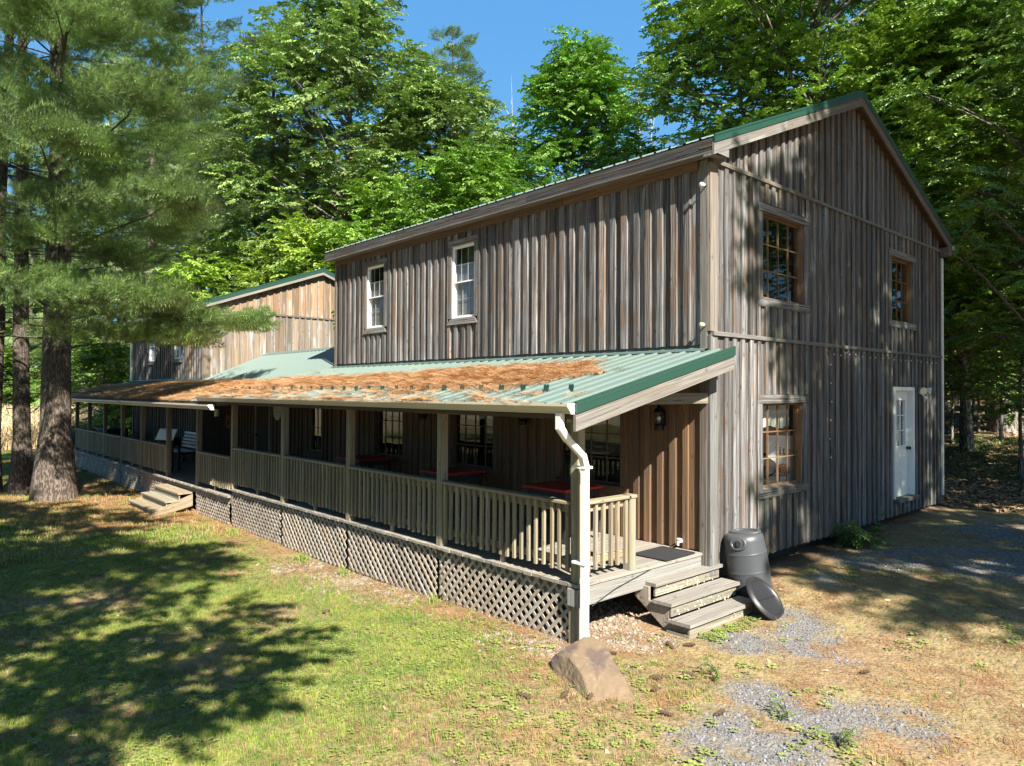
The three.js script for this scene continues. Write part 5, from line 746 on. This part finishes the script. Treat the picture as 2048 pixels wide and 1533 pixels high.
// broadleaf tree: trunk, limbs that reach every leaf clump, clumps of leafy twigs
function broadleaf({ x, z, H, Rc, base, tr = 0.2, seed, clumps = 60, twigs = 26, leaf = 1, col = [0.095, 0.185, 0.026], label, group, cr = 0.8, lean = [0, 0], name = 'broadleaf_tree', top = 0.75, dense = 2.2, vis = true }) {
  const r = rngOf(seed), y0 = groundY(x, z), t = thing(name, label, 'tree', group, [x, y0 - 0.05, z]), gs = [];
  const tp = [], trr = [], n = 9; for (let i = 0; i <= n; i++) { const q = i / n, y = q * H * 0.9; tp.push([lean[0] * q * q + (vn(q * 4 + seed, 1) - 0.5) * 0.06 * H * q, y, lean[1] * q * q + (vn(q * 4 + seed, 7) - 0.5) * 0.06 * H * q]); trr.push(Math.max(0.02, tr * (1.25 * Math.exp(-q * 25) * 0.5 + Math.pow(1 - q, 0.8)) + 0.01)); }
  gs.push(limb(tp, trr, 9, 0.8));
  const on = (y) => { const f = clamp(y / (H * 0.9)) * n, i = Math.min(n - 1, Math.floor(f)), k = f - i; return [0, 1, 2].map((c) => mix(tp[i][c], tp[i + 1][c], k)); };
  const list = [[], [], []];
  for (let c = 0; c < clumps; c++) {
    const a = r() * 6.28 + c * 2.4, v = r(), yy = base + (H - base) * v, prof = Math.sqrt(Math.max(0.05, 1 - Math.pow(Math.abs((v - 0.38) / (v > 0.38 ? 0.64 : 0.5)), 2))) * (v > 0.6 ? mix(1, top, (v - 0.6) / 0.4) : 1), d = Rc * prof * Math.pow(r(), 1 / dense), o = on(yy), cx = o[0] + Math.cos(a) * d, cz = o[2] + Math.sin(a) * d, cy = yy + (r() - 0.5) * 0.6;
    const s = on(Math.max(H * 0.14, Math.min(cy - d * (0.35 + 0.4 * r()), H * 0.86))), br = clamp(0.012 + 0.012 * d, 0.015, tr * 0.5), m1 = [mix(s[0], cx, 0.35) + (r() - 0.5) * 0.3, mix(s[1], cy, 0.45) + 0.12 * d * (r() - 0.3), mix(s[2], cz, 0.35) + (r() - 0.5) * 0.3], m2 = [mix(s[0], cx, 0.7) + (r() - 0.5) * 0.3, mix(s[1], cy, 0.8), mix(s[2], cz, 0.7) + (r() - 0.5) * 0.3];
    gs.push(limb([s, m1, m2, [cx, cy, cz]], [br, br * 0.8, br * 0.55, br * 0.25], 5, 0.8));
    const R0 = cr * (0.65 + 0.7 * r()), nt = Math.round(twigs * (0.6 + 0.8 * r())), hue = 0.8 + 0.45 * r();
    for (let i = 0; i < nt; i++) { const p = r() * 6.28, q = Math.acos(1 - 2 * r()), rr = R0 * Math.pow(r(), 0.45), dx = Math.sin(q) * Math.cos(p), dy = Math.cos(q), dz = Math.sin(q) * Math.sin(p), k = hue * (0.72 + 0.56 * r()), yl = r() * 0.25; list[i % 3].push([cx + dx * rr, cy + dy * rr * 0.62, cz + dz * rr, (r() - 0.5) * 1.0, Math.atan2(-(dz + (cz - o[2]) * 0.2), dx + (cx - o[0]) * 0.2) + (r() - 0.5) * 1.5, (r() - 0.55) * 0.9, leaf * (0.75 + 0.5 * r()), (col[0] + yl * 0.10) * k * 1.55, (col[1] + yl * 0.08) * k * 1.5, col[2] * k * 1.3]); }
  }
  part('trunk', gs, M.barkOak, t); const cw = node('crown', t); list.forEach((l, i) => { scatter('foliage', TWIG[i], M.leaf, l, '', '', cw).userData.kind = 'stuff'; });
  return t;
}
// white pine: straight trunk, whorls of level boughs carrying flat sprays of long needles
function pine({ x, z, H, Rc, base, tr = 0.25, seed, label, group, whorls = 14, per = 5, sprays = 34, leaf = 1, col = [0.23, 0.34, 0.12], lean = [0, 0], extra = [] }) {
  const r = rngOf(seed), y0 = groundY(x, z), t = thing('pine_tree', label, 'tree', group, [x, y0 - 0.05, z]), tp = [], trr = [], n = 12, gs = [];
  for (let i = 0; i <= n; i++) { const q = i / n; tp.push([lean[0] * q + (vn(q * 5 + seed, 2) - 0.5) * 0.35 * q, q * H, lean[1] * q + (vn(q * 5 + seed, 8) - 0.5) * 0.35 * q]); trr.push(tr * (0.55 * Math.exp(-q * 40) + Math.pow(1 - q, 0.75)) + 0.015); }
  gs.push(limb(tp, trr, 14, 1.1));
  const on = (y) => { const f = clamp(y / H) * n, i = Math.min(n - 1, Math.floor(f)), k = f - i; return [0, 1, 2].map((c) => mix(tp[i][c], tp[i + 1][c], k)); }, list = [[], []];
  const bough = (y, a, L, rise, ns, w = 0.42) => {
    const s = on(y), dx = Math.cos(a), dz = Math.sin(a), P = (q) => [s[0] + dx * L * q + Math.sin(q * 5 + a) * 0.05 * L * q, s[1] + rise * L * q - 0.16 * L * q * q + 0.10 * L * q * q * q, s[2] + dz * L * q + Math.cos(q * 4 + a) * 0.05 * L * q], br = 0.008 + 0.006 * L; gs.push(limb([0, 0.3, 0.6, 0.85, 1].map(P), [br, br * 0.8, br * 0.55, br * 0.35, br * 0.15], 5, 0.8));
    let q, side, off, p, fw, hue, jy; for (let i = 0; i < ns; i++) {
      if (i % 8 === 0) { q = 0.25 + 0.77 * Math.pow(r(), 0.7); side = r() < 0.5 ? -1 : 1; off = L * w * (1.05 - q) * (0.25 + 0.9 * r()) + 0.05; p = P(Math.min(1, q)); fw = off * 0.7; hue = 0.75 + 0.5 * r(); jy = (r() - 0.4) * 0.3; }
      const k = hue * (0.75 + 0.5 * r()), yl = r() < 0.16 ? 1.35 : 1, e = (r() - 0.8) * 0.9, e2 = (r() - 0.5) * 0.5;
      list[i & 1].push([p[0] + dx * (fw * (1 + e * 0.5) + e2 * 0.4) - dz * side * (off * (1 + e * 0.5) + e2), p[1] + jy + (r() - 0.35) * 0.16 + off * 0.05, p[2] + dz * (fw * (1 + e * 0.5) + e2 * 0.4) + dx * side * (off * (1 + e * 0.5) + e2), (r() - 0.5) * 0.7, -a - side * (0.35 + 0.7 * r()) * (q < 0.97 ? 1 : 0.2), 0.12 + (r() - 0.4) * 0.55, leaf * (0.8 + 0.5 * r()), col[0] * k * yl * 1.02, col[1] * k * yl, col[2] * k]);
    }
  };
  for (let w = 0; w < whorls; w++) { const q = (w + 0.5 * r()) / whorls, y = base + (H - base) * q, L0 = Rc * (1 - Math.pow(q, 1.6)) * (0.75 + 0.3 * r()) + 0.5, m = Math.max(3, Math.round(per * (0.8 + 0.4 * r()))); for (let k = 0; k < m; k++) { const L = L0 * (0.6 + 0.5 * r()); bough(y + (r() - 0.5) * 0.4, (k + r() * 0.6) / m * 6.28 + w * 1.1, L, 0.1 + 0.35 * q + (r() - 0.5) * 0.2, Math.round(sprays * (0.35 + 0.65 * L / Rc)), 0.42); } }
  for (const e of extra) bough(...e);
  for (let k = 0; k < 14; k++) { const y = base * (0.35 + 0.65 * r()), a = r() * 6.28, s = on(y), L = 0.5 + 1.3 * r(); gs.push(limb([s, [s[0] + Math.cos(a) * L * 0.6, s[1] + 0.05, s[2] + Math.sin(a) * L * 0.6], [s[0] + Math.cos(a + 0.3) * L, s[1] - 0.15 * L, s[2] + Math.sin(a + 0.3) * L]], [0.018, 0.011, 0.004], 4)); }
  part('trunk', gs, M.barkPine, t); const cw = node('crown', t); list.forEach((l, i) => { scatter('foliage', SPRAY[i], M.needle, l, '', '', cw).userData.kind = 'stuff'; });
  return t;
}
function snag({ x, z, H, seed, label, tr = 0.14 }) { const r = rngOf(seed), t = thing('dead_tree', label, 'tree', 'bare dead trees against the sky', [x, groundY(x, z), z]), gs = [], P = (q) => [Math.sin(q * 3 + seed) * 0.35 * q, H * q, Math.cos(q * 2.5 + seed) * 0.35 * q]; gs.push(limb([0, 0.3, 0.6, 0.85, 1].map(P), [tr, tr * 0.8, tr * 0.55, tr * 0.3, tr * 0.1], 7)); for (let i = 0; i < 16; i++) { const q = 0.5 + 0.47 * r(), s = P(q), a = r() * 6.28, L = (0.5 + 2.4 * r()) * (1.15 - q) * 1.6; const e = [s[0] + Math.cos(a) * L * 0.45, s[1] + L * 1.1, s[2] + Math.sin(a) * L * 0.45]; gs.push(limb([s, [mix(s[0], e[0], 0.6), mix(s[1], e[1], 0.45), mix(s[2], e[2], 0.6)], e], [0.035, 0.022, 0.006], 5)); } part('trunk', gs, M.snag, t); }
const BACK = 'trees of the wood behind the lodge';
pine({ x: -16.9, z: 4.5, H: 23, Rc: 4.2, base: 5.4, tr: 0.36, seed: 1, whorls: 12, per: 6, sprays: 95, leaf: 1.05, label: 'largest pine with thick mottled trunk on the left lawn beside the porch', extra: [[4.0, -0.3, 4.8, 0.10, 220, 0.5], [4.5, -0.55, 5.4, 0.08, 220, 0.5], [4.6, -0.05, 5.6, 0.10, 210, 0.5], [5.0, 0.4, 4.8, 0.1, 160, 0.5], [6.4, -0.1, 6.6, 0.13, 240], [7.4, 0.25, 6.8, 0.12, 230], [8.4, 0.0, 6.8, 0.12, 240], [9.8, 0.2, 6.8, 0.12, 230], [11.4, 0.1, 6.6, 0.14, 240], [12.6, 0.4, 7, 0.12, 240], [4.3, 2.2, 4.2, 0.1, 150], [4.6, 1.4, 4.0, 0.08, 160], [7.5, 2.0, 5, 0.1, 190], [10, 1.8, 5.5, 0.1, 200]] });
pine({ x: -18.9, z: 5.7, H: 20, Rc: 4.2, base: 6.5, tr: 0.2, seed: 2, whorls: 11, sprays: 34, lean: [0.5, -0.4], label: 'slim dark pine trunk at the left edge, the left one of a close pair', group: 'close pair of slim pines' });
pine({ x: -18.5, z: 5.0, H: 19, Rc: 4, base: 6.2, tr: 0.21, seed: 3, whorls: 11, sprays: 34, lean: [0.4, 0.3], label: 'slim dark pine trunk at the left edge, the right one of a close pair', group: 'close pair of slim pines' });
const at = (px, D) => { const a = (px - 1024) / 1420; return { x: 5.15 + D * (-0.743 + a * 0.669), z: 8.1 + D * (-0.669 - a * 0.743) }; }; // column of view and distance to a place on the ground
[[60, 70, 27, 5.5], [215, 42, 23, 4.6], [300, 37, 25, 5.4], [400, 40, 26.5, 5.4], [470, 48, 24, 4.6], [545, 37, 21, 4.2], [905, 50, 27.5, 3.2], [1780, 38, 27, 5.0]].forEach(([px, D, H, Rc], i) => pine({ ...at(px, D), H, Rc, base: i === 6 ? 8 : 5, tr: 0.24 + 0.02 * (i % 3), seed: 20 + i, whorls: 13, per: 5, sprays: 26, leaf: 1.55, col: i === 5 ? [0.12, 0.18, 0.07] : [0.20, 0.30, 0.105], label: ['pine farthest left in the background row', 'tall background pine just right of the big foreground pine', 'background pine with pale bare lower trunk left of the wing roof', 'background pine standing above the wing eave', 'tall pine behind the wing, left of the oak', 'dark-trunked pine above the wing roof beside the oak', 'pine whose pointed top rises against the sky above the oaks', 'blue-green pine behind the gable peak'][i], group: 'pines behind the lodge' }));
// broadleaf trees that can be told apart behind the roofs
broadleaf({ ...at(690, 36), H: 22.5, Rc: 6.6, base: 4, tr: 0.32, seed: 31, clumps: 150, twigs: 30, leaf: 1.75, cr: 1.15, col: [0.125, 0.205, 0.05], label: 'tall spreading oak rising above the wing roof left of the sky gap', group: BACK });
broadleaf({ ...at(890, 35), H: 18.0, Rc: 5.2, base: 4, tr: 0.26, seed: 32, clumps: 140, twigs: 28, leaf: 1.6, cr: 1.05, col: [0.125, 0.205, 0.05], label: 'rounded oak below the pointed pine top, left of the sky gap', group: BACK });
broadleaf({ ...at(1135, 30), H: 17.0, Rc: 3.4, base: 4, tr: 0.16, seed: 33, clumps: 170, twigs: 32, leaf: 1.3, cr: 0.85, col: [0.105, 0.225, 0.022], top: 0.6, label: 'bright green young maple in the middle of the sky gap', group: BACK });
broadleaf({ ...at(610, 29), H: 9.4, Rc: 2.8, base: 2.5, tr: 0.1, seed: 34, clumps: 60, twigs: 26, leaf: 1.25, cr: 0.8, col: [0.18, 0.27, 0.02], label: 'yellow-green sapling beside the left end of the lodge roof', group: BACK });
broadleaf({ ...at(760, 28), H: 10.6, Rc: 3.2, base: 2, tr: 0.12, seed: 35, clumps: 80, twigs: 28, leaf: 1.25, cr: 0.85, col: [0.125, 0.235, 0.02], label: 'bright green low tree just above the left half of the lodge roof', group: BACK });
broadleaf({ ...at(930, 27), H: 11.6, Rc: 3.3, base: 2, tr: 0.12, seed: 36, clumps: 85, twigs: 28, leaf: 1.25, cr: 0.85, col: [0.12, 0.24, 0.02], label: 'bright green low tree above the middle of the lodge roof', group: BACK });
broadleaf({ ...at(1250, 30), H: 11.5, Rc: 2.6, base: 3, tr: 0.11, seed: 37, clumps: 50, twigs: 26, leaf: 1.3, cr: 0.8, col: [0.11, 0.20, 0.03], label: 'small tree at the foot of the bare snags above the roof', group: BACK });
broadleaf({ ...at(390, 31), H: 8.5, Rc: 2.6, base: 1.5, tr: 0.1, seed: 38, clumps: 50, twigs: 26, leaf: 1.3, cr: 0.8, col: [0.15, 0.25, 0.02], label: 'yellow-green sapling above the wing eave by the pine bough', group: BACK });
broadleaf({ ...at(1535, 23), H: 16, Rc: 3.7, base: 3, tr: 0.2, seed: 39, clumps: 95, twigs: 30, leaf: 1.2, cr: 0.9, col: [0.12, 0.21, 0.03], dense: 2.6, label: 'oak leaning into the sky gap above the near end of the roof', group: BACK, lean: [-0.6, 0.4] });
broadleaf({ ...at(1660, 22), H: 20, Rc: 5.2, base: 5, tr: 0.28, seed: 40, clumps: 170, twigs: 32, leaf: 1.2, cr: 0.95, col: [0.125, 0.22, 0.022], label: 'many-stemmed oak rising directly behind the gable peak', group: BACK });
broadleaf({ ...at(1830, 20), H: 13, Rc: 3.0, base: 3, tr: 0.14, seed: 41, clumps: 85, twigs: 30, leaf: 1.15, cr: 0.8, col: [0.13, 0.22, 0.018], label: 'bright-leaved oak whose boughs overhang the right roof slope', group: BACK });
broadleaf({ ...at(1935, 22), H: 18, Rc: 3.6, base: 4, tr: 0.13, seed: 42, clumps: 110, twigs: 28, leaf: 1.15, cr: 0.85, col: [0.11, 0.205, 0.024], label: 'slender straight-trunked tree right of the lodge corner', group: BACK });
broadleaf({ ...at(2010, 25), H: 21, Rc: 5.2, base: 5.5, tr: 0.34, seed: 43, clumps: 150, twigs: 28, leaf: 1.25, cr: 1.0, col: [0.11, 0.205, 0.024], label: 'thick dark-trunked tree near the right edge of the wood', group: BACK });
broadleaf({ ...at(2120, 17), H: 15, Rc: 3.8, base: 3.5, tr: 0.16, seed: 44, clumps: 90, twigs: 28, leaf: 1.1, cr: 0.9, col: [0.095, 0.185, 0.022], label: 'leafy tree whose boughs enter the frame at the right edge', group: BACK });
snag({ ...at(1285, 34), H: 16.6, seed: 2, label: 'pale forked dead tree against the sky, the left of two together' }); snag({ ...at(1312, 35), H: 16.4, seed: 9, label: 'pale upright dead tree against the sky, the right of two together' }); snag({ ...at(1222, 37), H: 17.6, seed: 5, tr: 0.1, label: 'single bare dead stem rising behind the bright maple' }); snag({ ...at(1022, 44), H: 21.5, seed: 14, tr: 0.1, label: 'thin bare twiggy dead tree at the left edge of the sky gap' });
{ // deeper rows of the wood
  const r = rngOf(404); for (let i = 0; i < 34; i++) {
    const px = -180 + i * 71 + (r() - 0.5) * 50, D = px < 230 ? 74 + 14 * r() : 44 + 22 * r(), H = (px > 780 && px < 1420 ? 12 : 17) + 5 * r(), k = 0.8 + 0.4 * r();
    broadleaf({ ...at(px, D), H, Rc: 4.2 + 1.6 * r(), base: 2.2, tr: 0.2, seed: 500 + i, clumps: 46, twigs: 18, leaf: 2.7, cr: 1.6, col: [0.09 * k, 0.165 * k, 0.026], label: 'leafy tree standing deep in the wood behind the others', group: 'trees deep in the wood' });
  }
  for (let i = 0; i < 13; i++) { const px = 1888 + i * 14 + (r() - 0.5) * 10, D = 17 + 17 * r(); broadleaf({ ...at(px, D), H: 3.5 + 4.5 * r(), Rc: 1.1 + 0.6 * r(), base: 1.5, tr: 0.035 + 0.02 * r(), seed: 600 + i, clumps: 16, twigs: 16, leaf: 1.1, cr: 0.55, col: [0.085, 0.165, 0.022], name: 'sapling', label: 'thin sapling in the dim understory right of the lodge', group: 'understory saplings' }); }
  for (let i = 0; i < 16; i++) { const px = -150 + i * 36, D = px < 190 ? 68 + 6 * r() : 36 + 8 * r(), f = px < 190 ? 1.7 : 1; broadleaf({ ...at(px, D), H: f * (4 + 3.5 * r()), Rc: 2 * f, base: 0.4, tr: 0.05 * f, seed: 700 + i, clumps: 22, twigs: 18, leaf: 1.8 * f, cr: 0.9 * f, col: [0.095, 0.19, 0.024], name: 'leafy_bush', label: 'leafy bush at the edge of the wood beyond the far porch', group: 'bushes beyond the far porch' }); }
}
// trees out of frame whose shade falls on the lawn, the drive and the gable, and which the porch glass mirrors
const OFF = 'trees beside and behind the viewpoint';
const off = (x, z, H, Rc, base, seed, clumps, label, o = {}) => broadleaf({ x, z, H, Rc, base, tr: 0.2, seed, clumps, twigs: 22, leaf: 1.5, cr: 1.0, label, group: OFF, ...o });
off(4.3, 10.7, 13.5, 3.4, 6.2, 801, 46, 'tree behind the viewpoint that shades the near lawn');
off(-0.9, 11.0, 13.5, 3.4, 6, 802, 46, 'tree on the lawn edge that shades the far lawn');
off(-8.0, 13.9, 14, 3.4, 7, 803, 40, 'tree on the lawn edge that shades the ground by the big pine');
off(10.5, -0.8, 17.5, 2.6, 10.8, 813, 44, 'tree beyond the drive that dapples the near corner of the gable'); off(10.3, -4.0, 17.5, 3.6, 8.5, 804, 76, 'tree beyond the drive that dapples the gable'); off(11.5, -8.8, 18, 3.6, 8, 805, 76, 'tree beyond the drive that dapples the far half of the gable');
off(13.5, -0.4, 14.5, 3.0, 8, 806, 34, 'tree beyond the drive that shades the gravel'); off(8.5, -14, 19, 4.2, 6, 807, 26, 'tree that shades the wood floor behind the lodge');
off(14.5, -23, 19, 5, 1.5, 814, 80, 'tree far right of the lodge mirrored in the upper gable windows'); off(21, -31, 22, 6, 1.5, 815, 80, 'tall tree far right of the lodge mirrored in the gable glass'); off(12, -32, 22, 5.5, 1.5, 816, 80, 'tree deep right of the lodge mirrored in the gable glass'); off(-8, 23, 15, 5, 2, 809, 60, 'tree across the lawn mirrored in the porch windows'); off(0, 25, 15, 5, 2, 810, 60, 'tree across the lawn mirrored in the nearest porch window'); off(-16, 22, 15, 5, 2, 811, 60, 'tree across the lawn mirrored in the far porch window'); off(7, 24, 16, 5, 2, 812, 60, 'tree across the drive mirrored in the glass');
{ // young shrub at the foot of the gable and a few taller weeds
  const r = rngOf(55), shrub = (x, z, h, n, label, name = 'young_shrub') => { const t = thing(name, label, 'plant', undefined, [x, groundY(x, z), z]), st = [], l = []; for (let i = 0; i < n; i++) { const a = r() * 6.28, L = h * (0.5 + 0.6 * r()), e = [Math.cos(a) * L * 0.7, L * 0.8, Math.sin(a) * L * 0.7]; st.push(limb([[0, -0.02, 0], [e[0] * 0.4, e[1] * 0.6, e[2] * 0.4], e], [0.006, 0.004, 0.002], 4)); for (let k = 0; k < 5; k++) { const q = 0.35 + 0.65 * k / 4, c = 0.8 + 0.5 * r(); l.push([e[0] * q, e[1] * q + 0.02, e[2] * q, (r() - 0.5) * 0.6, -a + (r() - 0.5) * 1.6, (r() - 0.6) * 0.8, (0.5 + 0.25 * r()) * Math.min(1, h * 1.7), 0.14 * c, 0.22 * c, 0.03 * c]); } } part('stem', st, M.barkOak, t); scatter('foliage', TWIG[0], M.leaf, l, '', '', t); };
  shrub(0.3, -4.0, 0.5, 16, 'bright green young shrub at the foot of the gable wall'); shrub(1.32, -8.2 - 1.6, 0.35, 6, 'small green plant on the leaf litter past the lodge corner'); shrub(1.42, 2.05, 0.16, 4, 'single broad-leaved weed between the steps and the boulder', 'broadleaf_weed'); shrub(2.75, 2.55, 0.15, 5, 'broad-leaved weed in the gravel at lower right', 'broadleaf_weed'); shrub(2.25, 2.35, 0.14, 4, 'broad-leaved weed left of the larger gravel patch', 'broadleaf_weed');
}
renderer.render(scene, camera);
